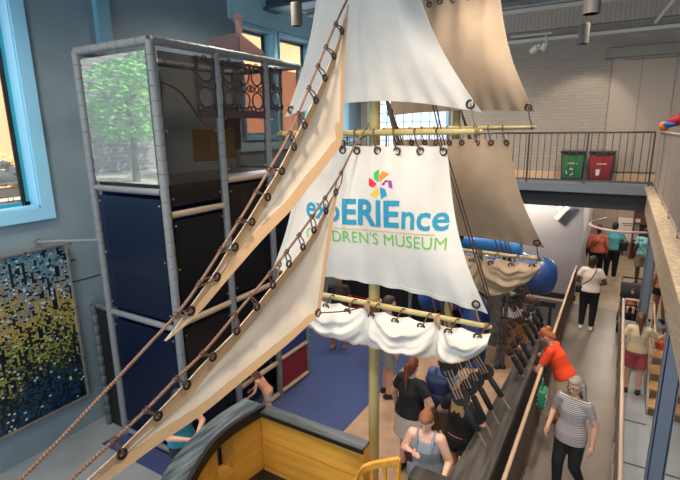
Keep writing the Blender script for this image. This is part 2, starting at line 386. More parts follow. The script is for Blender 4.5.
# outside the windows
struct('ground_outside', MB().box((-40, -30, 2.7), (-7.05, 45, 2.9)), mat('gravel_ground', '#b8a68e', .95, 0, '#8d7c68', 5, bump=.8, bscale=12))
bo = thing('orange_building', 'plain orange building across the street outside the left windows', 'building', (-16, 18, 2.9))
MB().box((-18, 2.2, 2.9), (-13.6, 27, 13)).build('wall', M_orange_ext, bo)
MB().box((-18.1, 2.1, 13), (-13.5, 27.1, 13.3)).build('parapet', M_teal, bo)
bb = thing('brick_building', 'purplish brown brick building reflected in the tower panel', 'building', (-19, -10, 2.9))
MB().box((-22, -30, 2.9), (-17, 1.8, 16)).build('wall', brick_mat('brown_brick', '#7d6563', '#6e5856', '#8d8280', .5, .16, 'yz', .03), bb)
M_leaf = mat('leaf_green', '#5f9a3c', .7, 0, '#86bb55', 9); M_bark = mat('bark', '#5a4636', .9)
def tree(x, y, h, label, seed):
    rnd = random.Random(seed); t = thing('street_tree', label, 'tree', (x, y, 2.9), None)
    b = MB(); b.tube([(x, y, 2.9), (x+.1, y, 2.9+h*.5), (x-.05, y+.1, 2.9+h*.8)], [.12, .08, .03], 8)
    for k in range(5): a = k*1.3; b.tube([(x+.05, y, 2.9+h*(.4+.07*k)), (x+math.cos(a)*.8, y+math.sin(a)*.8, 2.9+h*(.6+.07*k))], [.04, .012], 5)
    b.build('trunk', M_bark, t, True)
    f = MB()
    for k in range(1900):
        a = rnd.random()*2*PI; r = 1.5*math.sqrt(rnd.random()); zz = 2.9+h*(.35+.65*rnd.random()); r *= math.sin(PI*min(1, max(.12, (zz-2.9)/h*.95-.1)))
        p = V((x+r*math.cos(a), y+r*math.sin(a), zz)); n = V((rnd.random()-.5, rnd.random()-.5, rnd.random())).normalized(); u, w = frame(n); s = .06+.05*rnd.random()
        f.face([f.bm.verts.new(p+u*s), f.bm.verts.new(p+w*s*.6), f.bm.verts.new(p-u*s), f.bm.verts.new(p-w*s*.6)])
    f.build('crown', M_leaf, t, fix=False)
for i, (x, y, h) in enumerate(((-14.6, .0, 4.2), (-13.2, -2.2, 3.6), (-15.4, -5.0, 4.6), (-12.4, -5.2, 3.2))):
    tree(x, y, h, 'leafy green street tree outside the large window, %s' % ('closest to the orange building', 'second from the orange building', 'third from the orange building', 'farthest from the orange building')[i], i)
# rubble, plants and digger track just outside the big window
rk = [(4, 178, .16), (12, 172, .12), (20, 180, .14), (28, 176, .1), (24, 188, .1), (3, 165, .1), (32, 187, .08)]
for i, (px, py, r) in enumerate(rk):
    p = at(px, py, x=-9.6); p.z = max(p.z, 2.9+r*.5); b = MB(); b.ball(p, (r, r*1.3, r*.8), 8, 6)
    rnd = random.Random(i)
    for v in b.bm.verts: v.co += V((rnd.uniform(-1, 1), rnd.uniform(-1, 1), rnd.uniform(-1, 1)))*r*.22
    b.bm.verts.ensure_lookup_table()
    tag(b.build('broken_concrete', mat('rubble', '#7e7870', .9, 0, '#a39c92', 9)), 'lumps of broken grey concrete piled outside the large window', 'rubble', 'rubble outside the large window')
tk = thing('digger_track', 'oval steel track of a digger standing on the gravel outside', 'digger', at(6, 196, x=-9.0))
c = at(5, 193, x=-9.0); b = MB(); pts = []
for i in range(40):
    a = 2*PI*i/40; pts.append((c.x, c.y+.55*max(-1, min(1, 1.25*math.cos(a))), c.z+.16*max(-1, min(1, 1.2*math.sin(a)))))
b2 = MB(); b2.grid(lambda u, v: V((c.x-.18+.36*v, c.y+.55*max(-1, min(1, 1.25*math.cos(2*PI*u))), c.z+.16*max(-1, min(1, 1.2*math.sin(2*PI*u))))), 40, 1)
b2.build('track_belt', mat('track_steel', '#6b655d', .6, .3), tk)
MB().box((c.x-.12, c.y-.4, c.z-.08), (c.x+.12, c.y+.4, c.z+.08), .03).build('track_frame', mat('track_tan', '#a8937c', .7), tk)
for i, (px, py) in enumerate(((3, 158), (10, 168), (20, 165))):
    p = at(px, py+12, x=-9.9); f = MB(); rnd = random.Random(i+50)
    for k in range(60):
        q = p+V((rnd.uniform(-.15, .15), rnd.uniform(-.15, .15), rnd.uniform(-.3, .35))); u, w = frame(V((rnd.random()-.5, rnd.random()-.5, rnd.random()))); s = .05
        f.face([f.bm.verts.new(q+u*s), f.bm.verts.new(q+w*s*.5), f.bm.verts.new(q-u*s), f.bm.verts.new(q-w*s*.5)])
    f.tube([(p.x, p.y, 2.9), p], .01, 4)
    tag(f.build('weed', mat('weed_green', '#a3a13f', .8), fix=False), 'yellow-green weeds growing in the rubble outside the large window', 'plant', 'weeds in the rubble')
# ================================================================== PLAY TOWER
M_foam = mat('foam_tube_grey', '#6f7478', .5, 0, bump=.1)
M_foamtan = mat('foam_tube_tan', '#9a8876', .6)
TX0, TX1 = -6.0, -4.6; TY = [3.69, 4.67, 5.64, 6.5]; TZ = 5.4
tw = thing('play_tower', 'tall climbing tower of grey padded tubes with dark see-through panels beside left wall', 'play structure', (-5.3, 5.1, 0))
def pad_tube(p, q, r, parent, name, m, seg=.16):
    p = V(p); q = V(q); L = (q-p).length; n = max(2, int(L/seg)); pts = []; rs = []
    for i in range(n):
        a = p.lerp(q, i/n); c = p.lerp(q, (i+1)/n); d = (c-a)*.04
        pts += [a+d*.2, a+d, c-d, c-d*.2]; rs += [r*.86, r, r, r*.86]
    return MB().tube(pts, rs, 12).build(name, m, parent, True)
R = .052
for y in TY:
    pad_tube((TX1, y, 0), (TX1, y, TZ), R, tw, 'upright_tube', M_foam)
pad_tube((TX0, TY[0], 0), (TX0, TY[0], TZ), R, tw, 'upright_tube', M_foam)
pad_tube((TX0, TY[3], 0), (TX0, TY[3], TZ), R, tw, 'upright_tube', M_foam)
pad_tube((TX0, TY[0], TZ), (TX1, TY[0], TZ), R, tw, 'top_tube', M_foam)
pad_tube((TX0, TY[3], TZ), (TX1, TY[3], TZ), R, tw, 'top_tube', M_foam)
pad_tube((TX1, TY[0], TZ), (TX1, TY[3], TZ), R, tw, 'top_tube', M_foam)
pad_tube((TX0, TY[0], TZ), (TX0, TY[3], TZ), R, tw, 'top_tube', M_foam)
def rail(p, q, m=M_foamtan, r=.042): return MB().tube([p, q], r, 12).build('cross_tube', m, tw, True)
for z in (3.71, 1.97, .08): rail((TX0+.06, TY[0], z), (TX1-.06, TY[0], z), M_foam)
for b, zs in ((0, (3.43, 2.03, .08)), (1, (3.76, 2.03, .64, .06)), (2, (3.76, 2.2, .66, .06))):
    for z in zs: rail((TX1, TY[b]+.05, z), (TX1, TY[b+1]-.05, z))
# panels of tinted acrylic / mesh
A_top = mirror_acrylic('acrylic_smoke_light', '#a9c0c4', .36, .42)
A_mid = mirror_acrylic('acrylic_blue', '#b0bccb', .5, .04, .3, '#14203c')
A_dark = mirror_acrylic('acrylic_dark', '#a0a0a8', .5, .03, .25, '#191b22')
A_smoke = mirror_acrylic('acrylic_smoke', '#d0cac6', .25, .05, .2, '#1c1c22')
def pan_y(z0, z1, m, name='panel'):
    return MB().box((TX0+.09, TY[0]-.01, z0), (TX1-.09, TY[0]+.0, z1)).build(name, m, tw)
pan_y(3.8, 5.3, A_top, 'acrylic_panel'); pan_y(2.06, 3.62, A_mid, 'acrylic_panel'); pan_y(.16, 1.88, A_mid, 'acrylic_panel')
def pan_x(b, z0, z1, m): return MB().box((TX1-.01, TY[b]+.09, z0), (TX1, TY[b+1]-.07, z1)).build('side_panel', m, tw)
pan_x(0, 3.53, 5.3, A_smoke); pan_x(0, 2.12, 3.35, A_dark); pan_x(0, .16, 1.94, A_dark)
pan_x(1, 3.84, 5.3, A_smoke); pan_x(1, 2.12, 3.68, A_smoke); pan_x(1, .75, 1.94, A_dark)
pan_x(2, 3.84, 5.3, A_smoke); pan_x(2, 2.28, 3.68, A_dark)
bsrc = MB().ball((0, 0, 0), .012, 6, 4).build('panel_bolt', mat('bolt_steel', '#b9bec2', .3, .8), tw); bfirst = [True]; bsrc.location = V((0, 0, 0))
def bolt(p):
    if bfirst[0]: bfirst[0] = False; c = bsrc
    else: c = bsrc.copy(); C.objects.link(c); c.parent = tw
    c.location = V(p)
for z0, z1 in ((3.8, 5.3), (2.06, 3.62), (.16, 1.88)):
    for f in (.05, .5, .95):
        for x in (TX0+.11, TX1-.11): bolt((x, TY[0]-.012, z0+(z1-z0)*f))
for b, z0, z1 in ((0, 3.53, 5.3), (0, 2.12, 3.35), (0, .16, 1.94), (1, 3.84, 5.3), (1, 2.12, 3.68), (1, .75, 1.94), (2, 3.84, 5.3), (2, 2.28, 3.68)):
    for f in (.05, .5, .95):
        for y in (TY[b]+.11, TY[b+1]-.09): bolt((TX1+.002, y, z0+(z1-z0)*f))
M_red = mat('vinyl_red', '#7e1f22', .45); M_vblue = mat('vinyl_blue', '#23357a', .45)
MB().box((TX1-.03, TY[2]+.07, .12), (TX1+.01, TY[3]-.07, .60), .01).build('padded_panel', M_red, tw, label='dark red padded panel')
MB().box((TX1-.03, TY[2]+.07, .72), (TX1+.01, TY[3]-.07, 1.9), .01).build('padded_panel', M_vblue, tw, label='dark blue padded panel')
rail((TX1, TY[2]+.05, 1.95), (TX1, TY[3]-.05, 1.95))
# inner decks and walls
M_deck = mat('deck_vinyl_olive', '#a9b838', .5); M_inner = mat('inner_vinyl_black', '#2b2d36', .4); M_yel = mat('vinyl_mustard', '#c4a432', .5)
MB().box((TX0+.06, TY[0]+.03, 2.56), (TX1-.06, TY[1]+.3, 2.66)).build('deck_pad', M_deck, tw, label='olive green deck pad')
for z in (1.2, 3.72): MB().box((TX0+.05, TY[0]+.06, z), (TX1-.06, TY[3]-.05, z+.06)).build('deck_pad', M_inner, tw)
MB().box((TX0, TY[0]+.1, .05), (TX0+.03, TY[3], 3.7)).build('back_panel', M_vblue, tw)
MB().box((TX0+.05, TY[3]-.04, .05), (TX1-.1, TY[3], 3.8)).build('end_panel', M_inner, tw)
MB().box((-5.3, TY[1]-.02, .05), (TX1-.1, TY[1]+.02, 2.4)).build('inner_panel', M_inner, tw)
ya = at(192, 125, x=-4.8); yb = at(236, 159, x=-4.8)
MB().box((-4.83, ya.y, yb.z), (-4.8, yb.y, ya.z-.05), .01).build('tunnel_panel', M_yel, tw, label='mustard yellow inner panel')
# arched hood behind the upper front panel
pts = [(-5.9, 3.86, 3.8)]+[(-4.72-1.18*math.cos(PI/2*i/14), 3.86, 3.8+.3+1.0*math.sin(PI/2*i/14)) for i in range(15)]+[(-4.72, 3.86, 3.8)]
MB().prism(pts, (0, .03, 0)).build('arched_hood', mat('hood_greygreen', '#8fb0ad', .35), tw)
# curved slide rim seen through side panels
sl = MB(); sl.tube(spline([(-4.75, 3.8, 5.02), (-4.78, 4.2, 4.9), (-4.85, 4.6, 4.55), (-5.0, 5.0, 4.4)], 16), .018, 6)
sl.build('hood_rim', mat('rim_orange', '#b0763e', .5), tw, True)
MB().box((TX1-.25, TY[1]+.25, 4.15), (TX1-.22, TY[1]+.62, 4.78)).build('inner_window', mat('plum_panel', '#4a3438', .5), tw)
# ring-pattern screens
M_plum = mat('screen_plum', '#3a2a30', .5)
def ring_screen(y0, y1, z0, z1):
    b = MB(); x = TX1+.022; t = .022
    for a, c in (((x-.006, y0, z0), (x+.006, y1, z0+t)), ((x-.006, y0, z1-t), (x+.006, y1, z1)), ((x-.006, y0, z0), (x+.006, y0+t, z1)), ((x-.006, y1-t, z0), (x+.006, y1, z1))): b.box(a, c)
    nb_ = max(1, round((y1-y0)/.24)); w = (y1-y0)/nb_
    for i in range(nb_):
        yc = y0+w*(i+.5); hh = z1-z0
        for k in range(2): b.torus((x, yc, z0+hh*(.25+.5*k)), (1, 0, 0), min(w, hh/2)*.40, .012, 20, 5)
        for k in range(3):
            for s in (-1, 1): b.torus((x, yc+s*w*.40, z0+hh*(.06+.44*k)), (1, 0, 0), .042, .010, 12, 5)
            b.torus((x, yc, z0+hh*(.03+.47*k)), (1, 0, 0), .04, .009, 12, 5)
    b.build('ring_screen', M_plum, tw, True)
ring_screen(TY[0]+.60, TY[1]-.06, 4.66, 5.3); ring_screen(TY[1]+.07, TY[2]-.08, 4.66, 5.3); ring_screen(TY[2]+.08, TY[2]+.36, 4.72, 5.3)
MB().box((TX1+.015, TY[0]+.6, 4.58), (TX1+.028, TY[1]-.06, 4.66)).build('screen_skirt', M_plum, tw); MB().box((TX1+.015, TY[1]+.07, 4.58), (TX1+.028, TY[2]-.08, 4.66)).build('screen_skirt', M_plum, tw)
# rooftop cut-out with knob
M_pink = mat('roof_pink_ply', '#a3817d', .7)
rf = thing('rooftop_cutout', 'dusty pink plywood roof cut-out with round knob standing on tower top', 'play structure', (-5.0, 5.6, 5.45))
k = at(238, 33, x=-5.0)
MB().prism([(-5.32, 5.32, 5.45), (-5.32, 5.32, 5.73), (-5.0, 5.55, 5.80), (-5.0, 5.55, 5.45)], (.02, .03, 0)).build('front_board', M_pink, rf)
MB().prism([(-5.0, 5.55, 5.45), (-5.0, 5.55, 5.80), (-5.0, 6.1, 5.6), (-5.0, 6.1, 5.45)], (.03, 0, 0)).build('side_board', mat('roof_pink_dark', '#8f6f6b', .7), rf)
kb = MB(); kb.disc((-5.0, 5.58, 5.99), (1, -.6, 0), .075, .03, 24).box((-5.02, 5.53, 5.75), (-4.98, 5.63, 5.96)); kb.build('knob', M_pink, rf)
# tower bracing to the wall and low side frame
br = thing('wall_brace', 'horizontal grey pipe with round end bracing the tower to the left wall', 'pipe', (-6.6, 3.3, 2.9))
MB().tube([at(38, 242, x=-6.6), at(100, 240, y=3.69)], .022, 8).build('pipe', M_foam, br, True)
MB().disc(at(38, 242, x=-6.64), (1, 0, 0), .05, .02).build('flange', M_foam, br)
lf = thing('padded_low_frame', 'short grey padded tube frame standing between mosaic panel and tower', 'play structure', (-6.4, 3.75, 0))
pad_tube((-6.45, 3.72, 0), (-6.45, 3.72, 1.98), .045, lf, 'upright_tube', mat('foam_dark', '#4d5256', .6)); pad_tube((-6.45, 3.72, 1.98), (-6.02, 3.69, 1.98), .04, lf, 'cross_tube', MATS['foam_dark'])
MB().box((-6.4, 3.74, .02), (-6.08, 3.76, 1.92)).build('net_panel', M_black, lf)

# lower play structure behind the ship
lp = thing('soft_play_frame', 'low dark soft play frame with grey posts beyond the blue carpet', 'play structure', (-4, 9.6, 0))
for x in (-5.6, -4.6, -3.75, -3.0, -2.1): pad_tube((x, 9.3, 0), (x, 9.3, 2.9), .05, lp, 'upright_tube', M_foam)
for z in (1.25, 2.75): MB().tube([(-5.6, 9.3, z), (-2.1, 9.3, z)], .04, 10).build('cross_tube', M_foamtan, lp, True)
MB().box((-5.55, 9.36, .05), (-2.15, 9.4, 3.05)).build('net_panel', mat('net_black', '#17151a', .9), lp)
MB().box((-5.6, 9.4, 2.75), (-2.1, 11.0, 2.85)).build('deck_pad', M_inner, lp)
MB().box((-5.5, 9.25, .06), (-4.65, 9.3, .55)).build('padded_panel', M_red, lp)
MB().box((-4.5, 9.25, 1.3), (-3.8, 9.3, 1.9)).build('padded_panel', mat('panel_brickred', '#7a2c22', .5), lp)
# blue tube tunnel
M_tubeb = mat('tube_blue', '#173f78', .4, coat=.1); 
bt = thing('tunnel_tube', 'large dark blue plastic crawl tube with rounded end behind the furled sails', 'play structure', (-2, 9.2, 1.7))
c0 = at(536, 275, y=8.9)
path = spline([c0+V((.25, 0, 0)), c0+V((-.3, .0, 0)), c0+V((-.9, .1, .02)), c0+V((-1.5, .15, -.02))], 22); pts = []; rs = []
for i, p in enumerate(path): pts.append(p); rs.append(.36 if i % 6 else .385)
rs[0] = .05; rs[1] = .3; pts[0] = c0+V((.33, 0, 0))
rs = [.06, .22, .31]+rs[2:]; pts = [c0+V((.36, 0, 0)), c0+V((.32, 0, 0)), c0+V((.25, 0, 0))]+pts[2:]
MB().tube(pts, rs, 24).build('end_section', M_tubeb, bt, True)
s = at(462, 300, y=9.0); e = at(478, 352, y=8.6)
MB().tube(spline([V((-3.3, 9.0, s.z-.15)), s+V((-.35, 0, .02)), s+V((.25, 0, -.08)), e+V((-.1, -.1, .1)), e+V((-.1, -.2, -.2))], 26), [.27 if i % 5 else .285 for i in range(26)], 24).build('elbow_section', M_tubeb, bt, True)
ub = thing('upper_tunnel', 'bright blue boat-shaped tunnel window section above the rear furled sail', 'play structure', at(492, 243, y=8.4))
c = at(492, 244, y=8.4); b = MB()
b.tube([c+V((-.5, 0, .02)), c+V((-.42, 0, 0)), c+V((.42, 0, -.03)), c+V((.5, 0, -.02))], [.13, .17, .17, .13], 20)
b.build('blue_section', mat('tube_bright', '#2f7fd0', .3, coat=.4), ub, True)
MB().tube([c+V((-.55, 0, .2)), c+V((.55, 0, .14))], .03, 8).build('top_batten', mat('batten_wood', '#b58b5e', .5), ub, True)
# posts and low walls beyond the ship
for k, (px, lab) in enumerate(((497, 'left'), (502, 'right'))):
    p = at(px, 368, z=0); t = thing('padded_post', '%s one of two close grey padded posts beyond the ship shrouds' % lab, 'post', p)
    pad_tube(p, p+V((0, 0, 2.3)), .035, t, 'post_pad', mat('foam_post', '#4f5358', .6)); MB().disc(p+V((0, 0, .015)), (0, 0, 1), .07, .03).build('base', M_dark, t)
p = at(514, 354, z=0)
wp = thing('wooden_counter', 'low honey-coloured plywood box beyond the shrouds', 'counter', p)
MB().box((p.x-.32, p.y, 0), (p.x+.3, p.y+.5, .72), .01).build('body', wood_mat('ply_honey', '#b07c3c', '#9a6a30', 'x', .5), wp)
MB().box((p.x-.36, p.y-.04, .72), (p.x+.34, p.y+.54, .77), .008).build('top', M_dark, wp)
bb2 = thing('low_barrier', 'dark horizontal barrier below the round blue tube end', 'barrier', at(530, 300, y=10.6))
a = at(500, 296, y=10.4); c = at(572, 300, y=10.4)
MB().box((a.x, 10.4, a.z-.08), (-.9, 10.46, a.z+.04)).build('rail', M_dark, bb2); 
for x in (a.x+.1, -1.6, -1.0): MB().box((x-.03, 10.4, 0), (x+.03, 10.46, a.z-.08)).build('leg', M_dark, bb2)

# mosaic sequin panel on the left wall
def sequin_mat():
    m = bpy.data.materials.new('sequin_tiles'); m.use_nodes = True; nt = m.node_tree; N = nt.nodes; L = nt.links
    b = N['Principled BSDF']; b.inputs['Roughness'].default_value = .3; b.inputs['Metallic'].default_value = .25
    tc = N.new('ShaderNodeTexCoord'); sp = N.new('ShaderNodeSeparateXYZ'); L.new(tc.outputs['Object'], sp.inputs[0])
    def math_(op, a, bv=None, c=None):
        n = N.new('ShaderNodeMath'); n.operation = op
        for i, x in enumerate((a, bv, c)):
            if x is None: continue
            if isinstance(x, (int, float)): n.inputs[i].default_value = x
            else: L.new(x, n.inputs[i])
        return n.outputs[0]
    ty = math_('MULTIPLY', sp.outputs[1], 1/.031); tz = math_('MULTIPLY', sp.outputs[2], 1/.026)
    cb = N.new('ShaderNodeCombineXYZ'); L.new(math_('FLOOR', ty), cb.inputs[0]); L.new(math_('FLOOR', tz), cb.inputs[1])
    w = N.new('ShaderNodeTexWhiteNoise'); L.new(cb.outputs[0], w.inputs[0])
    # long vertical dark runs
    cb2 = N.new('ShaderNodeCombineXYZ'); L.new(math_('FLOOR', ty), cb2.inputs[0]); L.new(math_('FLOOR', math_('MULTIPLY', tz, .17)), cb2.inputs[1])
    w2 = N.new('ShaderNodeTexWhiteNoise'); L.new(cb2.outputs[0], w2.inputs[0])
    h = math_('DIVIDE', math_('ADD', sp.outputs[2], 1.2), 2.4)
    ns = N.new('ShaderNodeTexNoise'); ns.inputs['Scale'].default_value = 2.2; L.new(tc.outputs['Object'], ns.inputs['Vector'])
    hh = math_('ADD', h, math_('MULTIPLY', math_('SUBTRACT', ns.outputs[0], .5), .45))
    hh = math_('ADD', hh, math_('MULTIPLY', math_('SUBTRACT', w.outputs['Value'], .5), .22))
    r = N.new('ShaderNodeValToRGB'); els = r.color_ramp.elements
    stops = [(0, '#16283c'), (.12, '#23527c'), (.2, '#20303a'), (.28, '#4c5638'), (.42, '#b8b854'), (.5, '#4a5a4a'), (.56, '#c4b45c'), (.66, '#c2a656'), (.76, '#7d8285'), (.86, '#97a9b3'), (.93, '#3c6f88'), (1, '#5f9fb9')]
    els[0].position = 0; els[0].color = lin(stops[0][1]); els[1].position = 1; els[1].color = lin(stops[-1][1])
    for p, c in stops[1:-1]: e = els.new(p); e.color = lin(c)
    L.new(hh, r.inputs[0])
    w3 = N.new('ShaderNodeTexWhiteNoise'); w3.noise_dimensions = '4D'; w3.inputs['W'].default_value = 3.3; L.new(cb.outputs[0], w3.inputs[0])
    dk = math_('GREATER_THAN', w3.outputs['Value'], math_('ADD', .60, math_('MULTIPLY', h, .2))); dk2 = math_('GREATER_THAN', w2.outputs['Value'], .88)
    fy = math_('GREATER_THAN', math_('FRACT', ty), .10); fz = math_('GREATER_THAN', math_('FRACT', tz), .14)
    keep = math_('MULTIPLY', math_('SUBTRACT', 1, math_('MAXIMUM', dk, dk2)), math_('MULTIPLY', fy, fz))
    wh = math_('GREATER_THAN', w3.outputs['Value'], .965)
    mx = N.new('ShaderNodeMix'); mx.data_type = 'RGBA'; mx.inputs[6].default_value = lin('#121c26'); L.new(keep, mx.inputs[0]); L.new(r.outputs[0], mx.inputs[7])
    mx2 = N.new('ShaderNodeMix'); mx2.data_type = 'RGBA'; mx2.inputs[7].default_value = lin('#bcd3da'); L.new(wh, mx2.inputs[0]); L.new(mx.outputs[2], mx2.inputs[6])
    L.new(mx2.outputs[2], b.inputs['Base Color']); return m
pn = thing('mosaic_wall_panel', 'large framed wall panel of small flip tiles in yellow, black and blue', 'wall panel', (-6.68, 2.2, 1.7))
PY0, PY1, PZ0, PZ1 = .3, 3.53, .55, 2.88
MB().box((-6.68, PY0, PZ0), (-6.62, PY1, PZ1)).build('tile_field', sequin_mat(), pn)
fb = MB(); w = .035
for a, c in (((-6.69, PY0-w, PZ0-w), (-6.59, PY1+w, PZ0)), ((-6.69, PY0-w, PZ1), (-6.59, PY1+w, PZ1+w)), ((-6.69, PY1, PZ0), (-6.59, PY1+w, PZ1)), ((-6.69, PY0-w, PZ0), (-6.59, PY0, PZ1))): fb.box(a, c, .005)
fb.build('panel_frame', mat('panel_frame_steel', '#8c8985', .4, .5), pn)
bz = MB()
for i in range(6): bz.ball((-6.585, PY1+w/2, PZ0+.2+i*.4), .014, 8, 5); bz.ball((-6.585, PY0+.3+i*.6, PZ1+w/2), .014, 8, 5)
bz.build('frame_bolts', M_dark, pn)

# recycling bins on the mezzanine
def bin_(name, label, xc, col, col2, symbol):
    t = thing(name, label, 'bin', (xc, 12.15, 3.2)); y0 = 11.95
    mb = MB(); w = .25; h = .62
    pts = [(xc-w*.86, 3.22), (xc+w*.86, 3.22), (xc+w, 3.2+h), (xc-w, 3.2+h)]
    mb.prism([(x, y0, z) for x, z in pts], (0, .38, 0)); mb.build('body', mat(name+'_black', '#1b1b1d', .45), t)
    MB().box((xc-w-.02, y0-.02, 3.2+h), (xc+w+.02, y0+.4, 3.2+h+.05), .015).build('lid', MATS[name+'_black'], t)
    MB().box((xc-.12, y0-.03, 3.2+h-.035), (xc+.12, y0-.015, 3.2+h+.01)).build('flap', M_dark, t)
    MB().prism([(xc-w*.78, y0-.004, 3.26), (xc+w*.78, y0-.004, 3.26), (xc+w*.9, y0-.004, 3.2+h-.04), (xc-w*.9, y0-.004, 3.2+h-.04)], (0, .004, 0)).build('front_sheet', mat(name+'_sheet', col, .5, 0, col2, 2.5), t)
    g = MB(); yy = y0-.008; sheet = [o for o in t.children if o.name.startswith('front_sheet')][0]
    for k in range(7): g.box((xc-.10+k*.03, yy, 3.58), (xc-.08+k*.03, yy+.003, 3.60+.008*(k % 2)))
    if symbol:
        for k in range(3):
            a = PI/2+k*2*PI/3; p = V((xc-.04, yy, 3.40)); q = [p+V((math.cos(a+d)*r, 0, math.sin(a+d)*r)) for d, r in ((-.75, .07), (-.1, .078), (.25, .05))]
            g.tube(q, .012, 5); g.tube([q[0]+V((0,0,0)), q[0]+V((.02*math.cos(a-1.2), 0, .02*math.sin(a-1.2)))], [.024, .002], 5)
    else:
        g.prism([(xc-.1, yy, 3.34), (xc-.02, yy, 3.34), (xc-.01, yy, 3.46), (xc-.11, yy, 3.46)], (0, .004, 0)); g.box((xc-.12, yy, 3.465), (xc, yy+.004, 3.475))
    g.build('lettering', M_white, sheet)
bin_('recycling_bin', 'green recycling bin with white recycling arrows behind mezzanine railing', -.97, '#2f6b3a', '#1f6a55', True)
bin_('trash_bin', 'red trash bin with white symbol behind mezzanine railing', -.40, '#93202a', '#7c1a24', False)
MB_ = MB
# toys on the corner of the railing
ty = at(676, 122, y=10.2)
tag(MB().ball(at(665, 123, y=10.3)-V((0, 0, .05)), .085, 16, 10).build('orange_ball', mat('orange_toy', '#d9792c', .4), smooth=True), 'small orange ball on top corner of the mezzanine railing', 'ball')
pl = thing('plush_toy', 'red and blue plush toy hanging over the mezzanine railing', 'toy', ty)
MB().ball(ty+V((0, 0, .02)), (.13, .1, .09), 14, 8).ball(ty+V((.1, 0, .09)), .09, 12, 8).build('body', mat('plush_red', '#a81f26', .8), pl, True)
MB().ball(ty+V((-.09, -.06, -.04)), (.1, .06, .05), 12, 8).build('arm', mat('plush_blue', '#2b62b0', .8), pl, True)

# lamps, track spots and ceiling light
M_lamp = mat('lamp_grey', '#6f6a66', .5, .1); M_bulb = mat('lamp_glow', '#ffe9c8', .5, emit='#ffe2b4', estr=3)
def pendant(p, r, h, label):
    t = thing('pendant_lamp', label, 'lamp', p)
    p = V(p)
    b = MB(); b.tube([p+V((0,0,h)), p+V((0,0,h-.005)), p, p+V((0,0,0))], [r*.9, r, r, r*.92], 24, caps=False); b.disc(p+V((0,0,h)), (0,0,1), r*.9, .01)
    b.build('lamp_body', M_lamp, t, True)
    MB().disc(p+V((0,0,.02)), (0,0,1), r*.6, .01).build('bulb', M_bulb, t)
    MB().tube([p+V((0,0,h)), V((p.x, p.y, 7.3))], .006, 6).build('cord', M_black, t)
    l = bpy.data.lights.new('pendant_spot', 'SPOT'); l.energy = 55; l.color = (1, .80, .58); l.spot_size = 1.5; l.spot_blend = .7; l.shadow_soft_size = .12
    lo = bpy.data.objects.new('pendant_spot', l); C.objects.link(lo); lo.location = p-V((0,0,.03))
    return t
pendant(at(297, 26, y=6.3), .085, .32, 'dark cylindrical pendant lamp hanging left of the top sail')
pendant(at(583, 44, y=9.5), .085, .32, 'brownish cylindrical pendant lamp before the white brick wall, the lower of two')
pendant(at(591, 14, y=7.2), .10, .30, 'grey cylindrical pendant lamp cut by top edge above another pendant')
tr = thing('track_light', 'white twin-head track spotlight under the ceiling pipe before the brick wall', 'lamp', at(545, 38, y=11.6))
a = at(511, 37, y=11.6); c = at(552, 33, y=11.6)
MB().tube([a, c], .02, 8).build('track', M_white, tr, True)
for px, py, d in ((540, 44, (-.15, .1, -.12)), (548, 41, (-.1, .05, -.14))):
    p = at(px, py, y=11.6); q = p+V(d)*1.1; MB().tube([p, p.lerp(q, .3), p.lerp(q, .32), q], [.03, .04, .065, .075], 16).build('spot_head', M_white, tr, True)
MB().tube([at(546, 35, y=11.6), at(546, 43, y=11.6)], .02, 6).build('bracket', M_white, tr)
tr2 = thing('ceiling_fixture', 'round white ceiling fixture at top left above the tower', 'lamp', at(182, 3, y=7.6))
p = at(182, 9, y=7.6); MB().tube([p+V((0,0,.28)), p+V((0,0,.02)), p], [.2, .22, .2], 24).build('housing', mat('fixture_white', '#a9bcc4', .5), tr2, True); MB().disc(p-V((0,0,.01)), (0,0,1), .12, .02).build('lens', M_dark, tr2)
tr3 = thing('hall_projector', 'white angled projector and spotlights hanging under the mezzanine', 'lamp', at(560, 212, y=12.9))
p = at(556, 219, y=12.9); q = at(566, 208, y=12.9)
MB().obox(p, q, .16, .12).build('housing', M_white, tr3); MB().tube([at(560, 212, y=12.9), at(562, 200, y=12.9)], .02, 6).build('bracket', M_white, tr3)
for px in (560, 567): MB().ball(at(px, 208, y=12.85), .06, 10, 6).build('spot_head', mat('spot_glow', '#cfe0e4', .4, emit='#dff2ff', estr=1.0), tr3, True)
# ================================================================== SHIP
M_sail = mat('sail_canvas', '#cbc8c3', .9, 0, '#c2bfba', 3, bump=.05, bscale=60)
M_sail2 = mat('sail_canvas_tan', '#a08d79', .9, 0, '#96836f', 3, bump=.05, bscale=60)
M_hem = mat('hem_canvas', '#c4a27c', .9)
M_jib = mat('jib_canvas', '#d6cabb', .9, 0, '#cdc0b0', 3, bump=.05, bscale=60)
M_spar = mat('spar_gold', '#a99a68', .4, 0, '#988a58', 5, (1, 1, .2))
M_rope = mat('rope_brown', '#5a3f33', .8, bump=.5, bscale=120); M_rope2 = mat('rope_light', '#a0826c', .8, bump=.6, bscale=120)
M_ring = mat('grommet_dark', '#2b211f', .35, .4)
MX, MY = -2.2, 4.4
def mast(x, y, z1, label, r=.06):
    t = thing('mast', label, 'mast', (x, y, 0))
    MB().tube([(x, y, 0), (x, y, z1*.5), (x+.0, y, z1)], [r, r*.97, r*.9], 20).build('pole', M_spar, t, True)
    MB().disc((x, y, .03), (0, 0, 1), r*2, .06).build('collar', M_dark, t)
    MB().torus((x, y, 2.56), (0, 0, 1), r+.012, .014, 20, 6).torus((x, y, 2.52), (.2, 0, 1), r+.012, .012, 20, 6).build('rope_lashing', M_rope2, t, True)
    return t
mast(MX, MY, 7.1, 'front golden-brown mast passing behind the lettered sail', .062)
mast(-2.15, 6.95, 7.1, 'rear golden-brown mast standing behind the lettered sail', .062)
